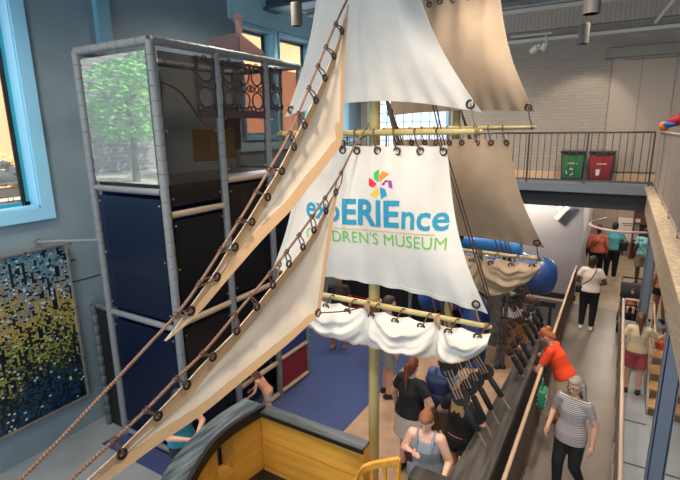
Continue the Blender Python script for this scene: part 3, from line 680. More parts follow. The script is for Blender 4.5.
def yard(x0, x1, y, z, label, r=.032):
    t = thing('yard', label, 'spar', ((x0+x1)/2, y, z))
    MB().tube([(x0, y, z), (x0+.06, y, z), ((x0+x1)/2, y, z), (x1-.06, y, z), (x1, y, z)], [r*.5, r*.8, r, r*.8, r*.5], 14).build('spar', M_spar, t, True)
    for x in (x0+.05, x1-.05): MB().tube([(x-.02, y, z), (x+.02, y, z)], r*1.05, 12).build('end_cap', mat('spar_end', '#6f5f35', .5), t, True)
    return t
YF = MY-.11
yard(-3.35, -1.08, YF, 4.37, 'thick front yard above the lettered sail'); yard(-3.5, -.9, YF, 2.56, 'lower front yard carrying the white furled sail')
yard(-3.3, -1.03, 6.84, 4.4, 'rear yard at level of mezzanine railing'); yard(-3.5, -.8, 6.84, 2.61, 'lower rear yard carrying the tan furled sail')
LAST = [None]
def ring_at(t, c, n, R=.033, r=.009):
    LAST[0] = MB().torus(c, n, R, r, 14, 6).build('grommet', M_ring, t, True)
def lash(t, a, b, m=None, sag=.02, r=.0075):
    a = V(a); b = V(b); mid = (a+b)/2+V((0, -.02, -sag)); return MB().tube(spline([a, mid, b], 7), r, 6).build('lashing', m or M_rope, LAST[0] or t, True)

# ---- square sails: quadrilateral with billow towards the viewer (-Y), cloth folds near the right edge
def sq_sail(name, label, TL, TR, BL, BR, y, billow, foldamp, m, mh, top_rings=0, zyard=None, scal=0, bottom_up=0, pull=.08, n=(44, 40), th=.008):
    t = thing(name, label, 'sail', ((TL[0]+TR[0])/2, y, (TL[1]+BL[1])/2))
    def P(u, v):
        tx = TL[0]+(TR[0]-TL[0])*u; bx = BL[0]+(BR[0]-BL[0])*u; tz = TL[1]+(TR[1]-TL[1])*u; bz = BL[1]+(BR[1]-BL[1])*u
        bz += bottom_up*math.sin(PI*u)
        if scal: tz -= scal*abs(math.sin(PI*u*(top_rings-1)))
        s = v; x = tx+(bx-tx)*s; z = tz+(bz-tz)*s
        x += (-(u-.5)*2)*pull*math.sin(PI*v)
        yy = y-billow*math.sin(PI*min(1, v*.95+.02))*(.55+.45*math.sin(PI*u))
        yy += foldamp*(math.sin(u*26+v*3)*(1-v)**2*.5*(.4+u)+math.sin((u*9-v*4.2))*.9*(u**2)*(1-.3*v)+.7*math.sin((1-u)*11-v*4)*((1-u)**3))
        yy += foldamp*.25*math.sin(u*60)*math.exp(-((1-v)*9))
        return V((x, yy, z))
    MB().grid(P, n[0], n[1], th, (0, 1, 0)).build('canvas', m, t, True)
    # edge hems (bands folded over both sides)
    w = .05
    for e in (0, 1):
        hb = MB()
        def H(a, b_, e=e):
            u = (b_*w/2.0) if e == 0 else 1-(b_*w/2.0); p = P(u, a); return p+V((0, -.004, 0))
        hb.grid(H, 40, 2, .016, (0, 1, 0)); hb.build('edge_hem', mh, t, True)
    hb = MB(); hb.grid(lambda a, b_: P(a, 1-b_*.03)+V((0, -.004, 0)), 44, 2, .016, (0, 1, 0)); hb.build('bottom_hem', m, t, True)
    for i in range(top_rings):
        u = .02+.96*i/(top_rings-1); p = P(u, .035)+V((0, -.012, 0)); ring_at(t, p, (0, 1, .1))
        if zyard: lash(t, p+V((0, -.005, .01)), V((p.x-.06, YF-.035 if y < 5 else 6.80, zyard+.02))); lash(t, V((p.x-.06, YF-.035 if y < 5 else 6.80, zyard+.02)), V((p.x-.05, (YF if y < 5 else 6.84)+.04, zyard-.01)), sag=-.03)
    return t, P
ms, PM = sq_sail('lettered_sail', 'white front sail printed with teal and green museum lettering', (-2.96, 4.25), (-1.42, 4.25), (-3.52, 2.78), (-.93, 2.72), YF-.02, .14, .075, M_sail, M_sail, 8, 4.37, .012, .05)
for u in (.03, .97):
    p = PM(u, .955)+V((0, -.014, 0)); ring_at(ms, p, (0, 1, 0), .034, .010); lash(ms, p, V((p.x+.02*(1 if u > .5 else -1), YF, 2.60)), M_rope2)
ts, PT = sq_sail('top_sail', 'large off-white upper front sail filling the top centre', (-2.62, 6.3), (-1.90, 6.3), (-3.24, 4.55), (-1.08, 4.53), YF-.03, .16, .085, M_sail, M_sail, 0, None, 0, .13, .14)
for u in (.025, .975):
    p = PT(u, .965)+V((0, -.014, 0)); ring_at(ts, p, (0, 1, 0), .034, .010); lash(ts, p, V((p.x+.04, YF, 4.40)), M_rope2)
yard(-2.75, -1.75, YF, 6.36, 'highest front yard above the frame holding the upper sail')
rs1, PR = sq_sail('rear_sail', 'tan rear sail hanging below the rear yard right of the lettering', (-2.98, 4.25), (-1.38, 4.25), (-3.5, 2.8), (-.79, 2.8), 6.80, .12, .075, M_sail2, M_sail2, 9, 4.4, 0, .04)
for u in (.03, .975):
    p = PR(u, .96)+V((0, -.014, 0)); ring_at(rs1, p, (0, 1, 0), .04, .011); lash(rs1, p, V((p.x+.02, 6.84, 2.63)))
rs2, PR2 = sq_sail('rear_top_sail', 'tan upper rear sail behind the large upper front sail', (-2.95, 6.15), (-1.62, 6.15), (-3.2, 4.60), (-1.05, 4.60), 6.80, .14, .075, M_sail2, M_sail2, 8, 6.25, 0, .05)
for u in (.025, .975):
    p = PR2(u, .965)+V((0, -.014, 0)); ring_at(rs2, p, (0, 1, 0), .04, .011); lash(rs2, p, V((p.x+.04, 6.84, 4.43)))
yard(-3.05, -1.5, 6.84, 6.27, 'high rear yard at the top edge holding the tan upper sail')

# ---- furled sails: swags below the lower yards
def furled(name, label, y, z, knots, x0, x1, drop, m, mr, zr):
    t = thing(name, label, 'sail', ((x0+x1)/2, y, z-.3))
    ks = [x0]+knots+[x1]
    def bottom(x):
        for a, b in zip(ks, ks[1:]):
            if a <= x <= b+1e-6:
                s = (x-a)/(b-a); d = drop[ks.index(a)]; e = zr.get(a, .1)*(1-s)+zr.get(b, .1)*s
                return e+d*4*s*(1-s)
        return .1
    def P(u, v):
        x = x0+(x1-x0)*u; bz = bottom(x); near = min(abs(x-k) for k in knots)
        top = z-.05-.03*abs(math.sin(PI*u*8)); zz = top-bz*v
        g = math.exp(-(near/.16)**2)
        # radiating folds from the gather points
        yy = y-.12*math.sin(PI*min(v, 1)*.85)*(1-.4*g)
        kk = min(knots, key=lambda k: abs(x-k)); dx = x-kk
        i = 0
        while i < len(ks)-2 and x > ks[i+1]: i += 1
        s = (x-ks[i])/(ks[i+1]-ks[i]); sw = 4*s*(1-s); q = v*bz-.20*sw; amp = min(1, v*3)
        yy += amp*(.035*sw*math.sin(q*30+1)+.016*sw*math.sin(q*61+i*2))-.05*sw*amp
        yy += amp*.030*math.sin(math.atan2(v*bz+.03, dx)*9)*math.exp(-abs(dx)*7)
        yy += .010*amp*math.sin(x*23+v*6)
        return V((x-dx*g*.45*v*.5, yy, zz))
    MB().grid(P, 110, 40, .007, (0, 1, 0)).build('canvas', m, t, True)
    # rolled lower bundle follows the swag
    MB().grid(lambda a, b_: P(a, 1-b_*.05)+V((0, -.006, 0)), 110, 2, .02, (0, 1, 0)).build('bottom_hem', M_hem, t, True)
    for i in range(8):
        u = .05+.9*i/7; p = P(u, .08)+V((0, -.012, 0)); ring_at(t, p, (0, 1, .2), .036)
        lash(t, p, V((p.x+.07, y-.05, z+.025)), M_rope); lash(t, V((p.x+.07, y-.05, z+.025)), V((p.x+.09, y+.04, z)), M_rope, -.03)
    for k in knots:
        b = MB()
        for j in range(3): b.torus((k+.01*j, y-.01, z-.01-.02*j), (1, .25*(j-1), .1), .05, .011, 14, 6)
        b.build('gather_rope', mr, t, True)
    return t
furled('furled_sail', 'white furled sail draped in swags beneath the lower front yard', YF-.03, 2.56, [-2.2, -1.42], -3.12, -.90, [.03, .0, .07], M_sail, M_rope2, {-3.12: .26, -2.2: .40, -1.42: .355, -.90: .1})
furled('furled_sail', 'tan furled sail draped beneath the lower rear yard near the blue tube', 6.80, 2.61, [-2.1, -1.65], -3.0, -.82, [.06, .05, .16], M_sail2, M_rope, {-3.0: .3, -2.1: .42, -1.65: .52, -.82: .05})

# ---- logo and lettering printed on the sail
def sail_uv(x, z):
    # inverse of PM by fixed-point search
    u, v = .5, .5
    for _ in range(25):
        p = PM(u, v); e = 1e-3
        du = (PM(u+e, v)-p)/e; dv = (PM(u, v+e)-p)/e; dx = x-p.x; dz = z-p.z; det = du.x*dv.z-dv.x*du.z
        u += (dx*dv.z-dv.x*dz)/det; v += (du.x*dz-dx*du.z)/det
    return u, v
def drape(bm, off=.006):
    bmesh.ops.recalc_face_normals(bm, faces=bm.faces)
    for v in bm.verts:
        u, w = sail_uv(v.co.x, v.co.z); p = PM(u, w); v.co = V((v.co.x, p.y-off-(.002 if v.co.y < -.0005 else 0), v.co.z))
def text_on_sail(txt, x0, x1, z, zslope, h, m, name, bold=0, curve=0, hs=None):
    cu = bpy.data.curves.new('t', 'FONT'); cu.body = txt; cu.size = 1; cu.offset = bold; cu.resolution_u = 3
    ob = bpy.data.objects.new('t', cu); C.objects.link(ob); dg = bpy.context.evaluated_depsgraph_get(); me = bpy.data.meshes.new_from_object(ob.evaluated_get(dg))
    C.objects.unlink(ob); bpy.data.objects.remove(ob)
    bm = bmesh.new(); bm.from_mesh(me)
    bmesh.ops.triangulate(bm, faces=bm.faces); bmesh.ops.subdivide_edges(bm, edges=[e for e in bm.edges if e.calc_length() > .18], cuts=2)
    xs = [v.co.x for v in bm.verts]; a, b = min(xs), max(xs)
    for v in bm.verts:
        s = (v.co.x-a)/(b-a); X = x0+(x1-x0)*s; Z = z+zslope*s+curve*4*s*(1-s)+v.co.y*h; v.co = V((X, 0, Z))
    drape(bm)
    bm.verts.ensure_lookup_table(); bm.verts.index_update(); seen = set()
    for v0 in bm.verts:
        if v0.index in seen: continue
        st_ = [v0]; comp = []; seen.add(v0.index)
        while st_:
            q = st_.pop(); comp.append(q)
            for e_ in q.link_edges:
                o_ = e_.other_vert(q)
                if o_.index not in seen: seen.add(o_.index); st_.append(o_)
        mb = MB(); vm = {q.index: mb.bm.verts.new(q.co) for q in comp}; fs = {f for q in comp for f in q.link_faces}
        for f in fs: mb.face([vm[q.index] for q in f.verts])
        mb.build(name, m, ms, fix=False)
    bm.free()
M_tealink = mat('ink_teal', '#1f86a8', .8); M_greenink = mat('ink_green', '#67b045', .8); M_goldink = mat('ink_gold', '#cfae5c', .8)
a = at(304, 213, y=YF-.17); b = at(448, 229, y=YF-.17)
def X_(px, py): return at(px, py, y=YF-.16)
l, r_ = X_(303, 217), X_(340, 221); text_on_sail('exp', l.x, r_.x, l.z-.0, r_.z-l.z+.0, .34, M_tealink, 'printed_letter', .018)
l, r_ = X_(342.5, 223), X_(399, 227); text_on_sail('ERIE', l.x, r_.x, l.z, r_.z-l.z, .36, M_tealink, 'printed_letter', .028)
l, r_ = X_(401.5, 228), X_(446, 231.5); text_on_sail('nce', l.x, r_.x, l.z, r_.z-l.z, .34, M_tealink, 'printed_letter', .018)
l, r_ = X_(304, 238.5), X_(445, 251); text_on_sail("CHILDREN'S MUSEUM", l.x, r_.x, l.z, r_.z-l.z, .175, M_greenink, 'printed_letter', -.004)
l, r_ = X_(316, 226.5), X_(434, 235.5); mb = MB()
mb.grid(lambda u, v: V((l.x+(r_.x-l.x)*u, 0, l.z+(r_.z-l.z)*u+.007*v)), 30, 1); drape(mb.bm); mb.build('printed_rule', M_goldink, ms, fix=False)
c = X_(379, 184.5)
for k, (ang, col, ln) in enumerate(((112, '#3fae49', 1), (62, '#ef7f2e', 1), (2, '#8c3a8e', 1), (-62, '#1f86a8', 1), (-118, '#e0b22c', 1), (172, '#d6263b', 1))):
    a0 = math.radians(ang); mb = MB()
    d = V((math.cos(a0), 0, math.sin(a0))); n_ = V((-d.z, 0, d.x)); q = [c+d*.025, c+d*.07+n_*.045, c+d*.128+n_*.036, c+d*.14-n_*.04]
    mb.face([mb.bm.verts.new(p) for p in q]); drape(mb.bm); mb.build('printed_petal', mat('ink_petal_%s' % 'abcdef'[k], col, .8), ms, fix=False)

# ---- stays and jibs (in the ship's centre plane)
SX = -2.25
def pl(pts): return [at(px, py, x=SX) for px, py in pts]
def stay(name, label, pts, r, n=70):
    P = spline(pts, n)
    t = thing(name, label, 'rope', P[-1]); MB().tube(P, r, 8).build('rope', M_ropetwist, t, True)
    return P
def twist_mat():
    m = bpy.data.materials.new('twisted_rope'); m.use_nodes = True; nt = m.node_tree; N = nt.nodes; L = nt.links
    b = N['Principled BSDF']; b.inputs['Roughness'].default_value = .8
    tc = N.new('ShaderNodeTexCoord'); wv = N.new('ShaderNodeTexWave'); wv.inputs['Scale'].default_value = 26; wv.bands_direction = 'DIAGONAL'; L.new(tc.outputs['Object'], wv.inputs[0])
    r = N.new('ShaderNodeValToRGB'); r.color_ramp.elements[0].color = lin('#6a4d40'); r.color_ramp.elements[1].color = lin('#9a7762'); L.new(wv.outputs['Fac'], r.inputs[0]); L.new(r.outputs[0], b.inputs['Base Color'])
    bp = N.new('ShaderNodeBump'); bp.inputs['Strength'].default_value = .6; bp.inputs['Distance'].default_value = .01; L.new(wv.outputs['Fac'], bp.inputs['Height']); L.new(bp.outputs[0], b.inputs['Normal']); return m
M_ropetwist = twist_mat()
top1 = at(347, 0, x=SX)
s1 = pl([(347, 0), (326, 47), (309, 88), (289, 135), (269, 170), (239, 221), (199, 284), (176, 315), (153, 340), (70, 429), (20, 480)])
s1 = [V((MX, MY, 6.02))]+s1+[s1[-1]+(s1[-1]-s1[-2]).normalized()*.35]
r1 = stay('forestay', 'upper twisted rope stay slanting from top centre to lower left corner', s1, .0098)
s2 = pl([(372, 119), (355, 145), (341, 173), (325, 198), (299, 235), (270, 273), (235, 315), (203, 353), (176, 379), (146, 410), (114, 440), (73, 478)])
s2 = [V((MX, MY-.05, 4.6))]+s2+[s2[-1]+(s2[-1]-s2[-2]).normalized()*.25]
r2 = stay('forestay', 'lower twisted rope stay slanting from front mast to bottom left', s2, .0105)

def jib(name, label, luff, other, rings, knots, hem_l, hem_o, stayP):
    t = thing(name, label, 'sail', at(*luff[len(luff)//2], x=SX)); n = 60
    A = spline(pl(luff), n); 
    B = []
    for seg, cnt in other: B += spline(pl(seg), cnt)[(1 if B else 0):]
    # resample B to n by arc length, linear (keeps the clew corner crisp)
    L = [0]
    for i in range(1, len(B)): L.append(L[-1]+(B[i]-B[i-1]).length)
    Bn = []
    for k in range(n):
        d = L[-1]*k/(n-1); i = 1
        while i < len(L)-1 and L[i] < d: i += 1
        f = (d-L[i-1])/max(1e-9, L[i]-L[i-1]); Bn.append(B[i-1].lerp(B[i], f))
    def P(u, v):
        k = u*(n-1); i = min(n-2, int(k)); f = k-i
        a = A[i].lerp(A[i+1], f); b = Bn[i].lerp(Bn[i+1], f); p = a.lerp(b, v); w = (b-a).length
        off = .16*w*math.sin(PI*v)+.008*math.sin(v*16+u*5)*math.sin(PI*v)
        return p+V((-off, 0, 0))
    MB().grid(P, 90, 64, .006, (1, 0, 0)).build('canvas', M_jib, t, True)
    def W(u, E=None):
        E = E or A; k = u*(n-1); i = min(n-2, int(round(k)))
        tg = (E[min(n-1, i+1)]-E[max(0, i-1)]).normalized(); d = Bn[i]-A[i]; return max(.02, (d-tg*d.dot(tg)).length)
    h = MB(); h.grid(lambda a, b_: P(a, min(.5, hem_l*b_/W(a)))+V((.0065, 0, 0)), 90, 3, .004, (1, 0, 0)); h.build('luff_hem', M_hem, t, True)
    h = MB(); h.grid(lambda a, b_: P(a, 1-min(.5, hem_o(a)*b_/W(a, Bn)))+V((.0065, 0, 0)), 90, 3, .004, (1, 0, 0)); h.build('foot_hem', M_hem, t, True)
    for (gx, gy), (kx, ky) in zip(rings, knots):
        g = at(gx, gy, x=SX+.012); k = at(kx, ky, x=SX)
        gr = MB().torus(g, (1, -.1, .1), .025, .009, 14, 6).build('grommet', M_ring, t, True)
        d = min(stayP, key=lambda p: (p-k).length); j = stayP.index(d); tan = (stayP[min(j+1, len(stayP)-1)]-stayP[max(0, j-1)]).normalized()
        # closest point on stay
        q = d+tan*((k-d).dot(tan))
        kb = MB(); 
        for s in (-.012, .012): kb.torus(q+tan*s, tan, .014, .006, 10, 6)
        kb.tube(spline([q+V((.015, 0, -.01)), (q+g)/2+V((.03, 0, 0)), g+V((.012, 0, 0))], 6), .006, 6); kb.tube(spline([q+V((-.01, 0, -.01)), (q+g)/2+V((-.02, 0, .01)), g+V((-.012, 0, 0))], 6), .006, 6)
        kb.build('lashing', M_rope, gr, True)
    return t
jib('jib_sail', 'upper narrow triangular jib with tan hems, tip pointing to lower left',
    [(348, 4), (338, 38), (328, 66), (317, 92), (304, 119), (292, 143), (277, 172), (262, 196), (246, 222), (229, 248), (213, 274), (188, 309), (176, 326), (165, 340)],
    [([(348, 4), (344, 60), (342, 143)], 16), ([(342, 143), (325, 166), (308, 187), (291, 209), (262, 239), (226, 280), (204, 306), (188, 322), (165, 341)], 40)],
    [(342, 31), (334, 56), (325, 78), (316, 100), (305, 125), (294, 147), (282, 171), (268, 197), (252, 222), (235, 247), (217, 277), (191, 311)],
    [(336, 24), (326, 47), (318, 66), (309, 88), (297, 112), (289, 132), (269, 169), (257, 192), (239, 221), (221, 250), (199, 284), (176, 315)], .12, lambda a: .03 if a < .3 else .07, r1)
jib('jib_sail', 'large lower triangular jib with tan hems running down to bottom left corner',
    [(338, 184), (327, 204), (316, 226), (302, 248), (287, 267), (270, 288), (252, 311), (232, 334), (208, 358), (183, 385), (152, 417), (117, 452), (85, 481), (60, 503)],
    [([(338, 184), (328, 250), (319, 314)], 16), ([(319, 314), (290, 341), (273, 355), (233, 388), (201, 414), (160, 442), (120, 471), (90, 491), (60, 504)], 40)],
    [(336, 192), (326, 211), (314, 230), (303, 247), (289, 264), (273, 285), (257, 307), (237, 331), (213, 357), (187, 385), (158, 416), (122, 454)],
    [(341, 173), (325, 198), (312, 217), (299, 235), (287, 253), (270, 273), (251, 296), (235, 315), (203, 354), (176, 378), (146, 410), (114, 440)], .15, lambda a: .03 if a < .35 else .055, r2)
for nm, lab, a, b in (('sheet_rope', 'thin rope from jib corner to the front mast below the lower yard', at(318, 313, x=SX), V((MX-.06, MY-.04, 2.5))), ('sheet_rope', 'thin rope from upper jib corner to the mast at the front yard', at(343, 144, x=SX), V((MX-.06, MY-.05, 4.35)))):
    t = thing(nm, lab, 'rope', a); MB().tube(spline([a, (a+b)/2-V((0,0,.02)), b], 10), .007, 6).build('rope', M_rope, t, True); MB().torus(a, (1, 0, 0), .032, .011, 14, 6).build('thimble', M_ring, t, True)
# white sail edge at far left is the upper front sail itself

# ---- shrouds with deadeyes
M_dead = mat('deadeye_black', '#0e0f11', .75); M_steel = mat('rod_tan', '#9a8070', .4, .4)
def shroud(label, cap, px_low, px_up, yy, top, group, big=.085, rr=.009):
    t = thing('shroud', label, 'rigging', cap, group)
    cap = V(cap); lo = at(*px_low, y=yy); up_ = at(*px_up, y=yy+.0)
    d = (lo-cap).normalized(); L = (lo-cap).length
    MB().tube([cap, cap+d*L*.35], .009, 6).build('chain_plate', M_steel, t, True)
    MB().tube([cap+d*L*.32, cap+d*L*.35, cap+d*L*.8, cap+d*L*.83], [.02, .034, .034, .02], 12).build('sleeve', M_dead, t, True)
    MB().tube([cap+d*L*.83, lo], .012, 6).build('strop', M_steel, t, True)
    n = V((.35, -1, .35))
    for c, nm in ((lo, 'lower'), (up_, 'upper')):
        b = MB(); b.disc(c, n, big, .04, 20); b.torus(c, n, big*.93, .016, 20, 6); b.disc(c, n, big*.35, .055, 14); de = b.build('deadeye', M_dead, t, True)
    u = (up_-lo).normalized(); s = u.cross(V((0, 1, 0))).normalized()
    for k in (-1, 0, 1): MB().tube([lo+s*k*.035+V((0, -.04, 0)), up_+s*k*.04+V((0, -.04, 0))], .0085 if big > .06 else .007, 6).build('lanyard', M_steel if big > .06 else M_rope, de, True)
    if big < .06:
        for f in (.15, .4, .65, .9):
            q = cap.lerp(up_, f); MB().ball(q, (.032, .032, .055), 10, 8).build('toggle', M_dead, t, True)
    MB().tube([up_, up_.lerp(V(top), .5), V(top)], rr, 8).build('rope', M_rope, t, True)
g1 = 'front mast shrouds on the ship side'
names = ('nearest', 'second', 'third', 'farthest')
CX = -.93
for i, (cp, lo, up_) in enumerate((((486, 447), (461, 397), (449, 369)), ((492, 437), (469, 387), (457, 362)), ((499, 424), (476, 380), (465, 357)), ((510, 409), (486, 372), (474, 352)))):
    c = at(*cp, z=1.17); shroud('%s of the four front shrouds with large black round deadeyes' % names[i], c, lo, up_, c.y-.02+.02*i, (MX+.07, MY+.02, 4.85), g1)
g2 = 'second bank of shrouds on the ship side'
for i, (cp, lo, up_) in enumerate((((524, 377), (510, 352), (503, 338)), ((528, 370), (514, 345), (507, 330)), ((532, 362), (519, 338), (512, 322)))):
    c = at(*cp, z=1.17); shroud('%s of the three middle shrouds with small black deadeyes' % ('nearest', 'middle', 'farthest')[i], c, lo, up_, c.y, at(489+1.5*i, 304, y=5.3), g2, .04, rr=.007)
for i, (cp, lo, up_) in enumerate((((537, 350), (521, 320), (512, 304)), ((541, 343), (526, 314), (517, 298)), ((545, 337), (531, 308), (521, 292)), ((549, 332), (536, 303), (524, 288)))):
    c = at(*cp, z=1.17); c.x = max(-1.05, min(-.8, c.x)); shroud('%s of the four rear shrouds by the orange shirt' % names[i], c, lo, up_, c.y, (-2.1, 6.95, 4.7), 'rear mast shrouds on the ship side', .055)
for i in range(2):
    p = at(434.5+3*i, 106, y=5.2)
    t = thing('backstay', '%s of two dark rope stays crossing right edge of the lettered sail' % ('left', 'right')[i], 'rope', p)
    a = V((MX+.05, MY+.08, 5.9)); b_ = at(503+4*i, 337, y=5.9); MB().tube([a, at(433+3*i, 106, y=4.62), at(443+3*i, 150, y=4.7), at(489+3*i, 304, y=5.3), b_], .008, 8).build('rope', M_rope, t, True)

# ---- hull
M_cap = wood_mat('cap_black_stain', '#4a4643', '#1e1c1d', 'y', .4, 3); M_capb = wood_mat('cap_blue_stain', '#6a7880', '#252d33', 'y', .42, 5)
M_capx = wood_mat('cap_blue_stain_cross', '#4c575e', '#22292e', 'x', .42, 3)
M_hullw = wood_mat('hull_yellow_pine', '#dca23e', '#c98f33', 'x', .5, 2); M_hully = wood_mat('hull_yellow_pine_side', '#dca23e', '#c98f33', 'y', .5, 2)
hull = thing('ship_hull', 'wooden play ship hull with black cap rails and yellow pine inside', 'ship', (-2.2, 4.5, 0))
Z = 1.13
# right bulwark
def strip(name, inner, outer, z0, z1, m, n=40):
    I = spline([V((x, y, 0)) for x, y in inner], n+1); O = spline([V((x, y, 0)) for x, y in outer], n+1)
    def P(u, v):
        i = min(n, int(round(u*n))); p = I[i].lerp(O[i], v); return V((p.x, p.y, z1))
    return MB().grid(P, n, 4, z1-z0, (0, 0, -1)).build(name, m, hull)
strip('cap_rail', [(-1.17, 3.3), (-1.1, 4.2), (-1.04, 5.6), (-1.0, 7.3), (-1.0, 8.3)], [(-.78, 3.3), (-.78, 4.2), (-.78, 5.6), (-.8, 7.3), (-.86, 8.3)], Z-.06, Z+.02, M_cap)
def wall_strip(name, pts, th, z0, z1, m, n=40):
    I = spline([V((x, y, 0)) for x, y in pts], n+1)
    return MB().grid(lambda u, v: V((I[min(n, int(round(u*n)))].x, I[min(n, int(round(u*n)))].y, z0+(z1-z0)*v)), n, 3, th, (1, 0, 0)).build(name, m, hull)
wall_strip('outer_planking', [(-.92, 3.3), (-.9, 5.6), (-.93, 8.3)], .04, 0, Z-.06, M_black)
wall_strip('inner_planking', [(-1.06, 3.3), (-1.02, 5.6), (-1.0, 8.3)], .03, 0, Z-.06, M_dark)
# left curved bulwark
outer = [(-3.75, 3.90), (-3.78, 3.38), (-3.69, 2.88), (-3.48, 2.40), (-3.15, 1.95), (-2.75, 1.62)]
inner = [(-3.44, 3.90), (-3.50, 3.40), (-3.46, 3.05), (-3.26, 2.57), (-2.98, 2.2), (-2.62, 1.9)]
strip('cap_rail', inner, outer, Z-.05, Z+.03, M_capb, 50)
strip('cap_trim', [(x+.02, y) for x, y in inner], [(x-.03, y) for x, y in inner], Z-.09, Z+.032, M_black, 50)
# inner left planking with a gun port
PA, PB, P0, P1 = 12, 20, .56, 1.0
wi = spline([V((x, y, 0)) for x, y in inner], 61)
def seg_wall(i0, i1, z0, z1, name, th=.03):
    n = i1-i0
    def P(u, v): p = wi[i0+int(round(u*n))]; return V((p.x-.02, p.y, z0+(z1-z0)*v))
    return MB().grid(P, n, 2, th, (-1, .3, 0)).build(name, M_hully, hull, label='yellow pine inner planking')
seg_wall(0, PA, .0, Z-.06, 'inner_planking'); seg_wall(PA, PB, .0, P0, 'inner_planking'); seg_wall(PA, PB, P1, Z-.06, 'inner_planking'); seg_wall(PB, 60, 0, Z-.06, 'inner_planking')
# port lining
a, b_ = wi[PA], wi[PB]; pf = MB()
for p in (a, b_): pf.box((p.x-.26, p.y-.015, P0), (p.x-.02, p.y+.015, P1))
pf.prism([(a.x-.02, a.y, P0-.03), (b_.x-.02, b_.y, P0-.03), (b_.x-.26, b_.y, P0-.03), (a.x-.26, a.y, P0-.03)], (0, 0, .03)); pf.prism([(a.x-.02, a.y, P1), (b_.x-.02, b_.y, P1), (b_.x-.26, b_.y, P1), (a.x-.26, a.y, P1)], (0, 0, .03))
pf.build('gun_port', M_hully, hull)
wo = spline([V((x, y, 0)) for x, y in outer], 61)
def seg_o(i0, i1, z0, z1):
    n = i1-i0; MB().grid(lambda u, v: V((wo[i0+int(round(u*n))].x+.03, wo[i0+int(round(u*n))].y, z0+(z1-z0)*v)), n, 2, .03, (1, 0, 0)).build('outer_planking', M_black, hull)
seg_o(0, PA, 0, Z-.05); seg_o(PA, PB, 0, P0); seg_o(PA, PB, P1, Z-.05); seg_o(PB, 60, 0, Z-.05)
# transverse bulkhead
MB().box((-3.44, 3.84, 0), (-2.06, 3.92, Z-.035)).build('bulkhead', M_hullw, hull, label='yellow pine bulkhead')
MB().box((-3.42, 3.80, Z-.035), (-2.03, 3.97, Z), .01).build('cap_rail', M_capx, hull)
MB().box((-3.42, 3.785, Z-.05), (-2.02, 3.80, Z+.002)).build('cap_trim', M_black, hull)
pg = MB()
for z in (.36, .74): pg.box((-3.44, 3.834, z), (-2.06, 3.841, z+.006))
pg.build('plank_seam', mat('seam_brown', '#a9762a', .8), hull)
MB().box((-2.08, 3.82, 0), (-2.03, 3.95, Z-.035)).build('end_post', M_hullw, hull)
MB().prism([(-3.5, 3.86, .02), (-3.52, 3.0, .02), (-3.2, 2.5, .02), (-2.6, 1.9, .02), (-1.2, 1.9, .02), (-1.08, 3.86, .02)], (0, 0, .27)).build('well_floor', M_black, hull)
# small capped stanchion by the opening
p = at(430, 470, z=Z)
MB().box((-1.46, 3.64, Z-.05), (-1.12, 3.84, Z+.02), .012).build('cap_rail', M_cap, hull); MB().box((-1.44, 3.67, .3), (-1.14, 3.81, Z-.05)).build('end_panel', M_hullw, hull)
MB().box((-1.17, 3.3, Z-.07), (-.78, 3.32, Z+.02)).build('cap_end', M_cap, hull)
# yellow ladder gate
lg = thing('wooden_handrail', 'yellow pine handrail with spindles beside the front mast', 'railing', (-1.9, 3.7, 0))
a = at(399, 456, z=1.13); b1 = at(366, 463, z=1.1); c1 = at(345, 492, z=1.02)
top = spline([c1, b1.lerp(c1, .5), b1, a], 24)
MB().grid(lambda u, v: top[min(23, int(round(u*23)))]+V((0, 0, -.07*v)), 23, 2, .05, (.3, -1, 0)).build('handrail', M_hullw, lg)
for k in (6, 11, 15, 19): p = top[k]; MB().box((p.x-.016, p.y-.04, 0), (p.x+.016, p.y-.008, p.z-.06)).build('spindle', M_hullw, lg)
MB().box((a.x-.02, a.y-.05, 0), (a.x+.025, a.y, a.z-.02)).build('newel_post', M_hullw, lg)
# ================================================================== PEOPLE
SKIN = {'light': mat('skin_light', '#c99a83', .55), 'pale': mat('skin_pale', '#d3a690', .55), 'tan': mat('skin_tan', '#a8735a', .55), 'dark': mat('skin_dark', '#5a3a2c', .5)}
M_eyew = mat('eye_white', '#e4ddd6', .4); M_eyed = mat('eye_dark', '#1c1412', .3); M_lip = mat('lips', '#9a5348', .5)
def ring_tube(bm, pts, rad, n=14, xref=V((1, 0, 0))):
    # rounded or flat-ended elliptical tube; rad = [(rx, ry)]
    rings = []
    for i, p in enumerate(pts):
        d = (pts[min(i+1, len(pts)-1)]-pts[max(i-1, 0)]).normalized(); a = xref-d*xref.dot(d)
        if a.length < .2: a = V((0, 1, 0))-d*d.y
        a.normalize(); b = d.cross(a); rx, ry = rad[i]
        rings.append([bm.verts.new(p+a*math.cos(t)*rx+b*math.sin(t)*ry) for t in [2*PI*k/n for k in range(n)]])
    for A, B in zip(rings, rings[1:]):
        for k in range(n): bm.faces.new([A[k], A[(k+1) % n], B[(k+1) % n], B[k]])
    bm.faces.new(rings[0][::-1]); bm.faces.new(rings[-1])
def cap(bm, a, b, ra, rb, r0=True, r1=True, f=1.0, n=12):
    a = V(a); b = V(b); d = (b-a); L = d.length
    if L < 1e-6: return
    d.normalize(); P = []; R = []
    if r0:
        for t in (.05, .35, .7): P.append(a-d*ra*math.cos(t*PI/2)); R.append(ra*math.sin(t*PI/2))
    P.append(a); R.append(ra); P.append(a.lerp(b, .5)); R.append((ra+rb)/2); P.append(b); R.append(rb)
    if r1:
        for t in (.7, .35, .05): P.append(b+d*rb*math.cos(t*PI/2)); R.append(rb*math.sin(t*PI/2))
    ring_tube(bm, P, [(r, r*f) for r in R], n)
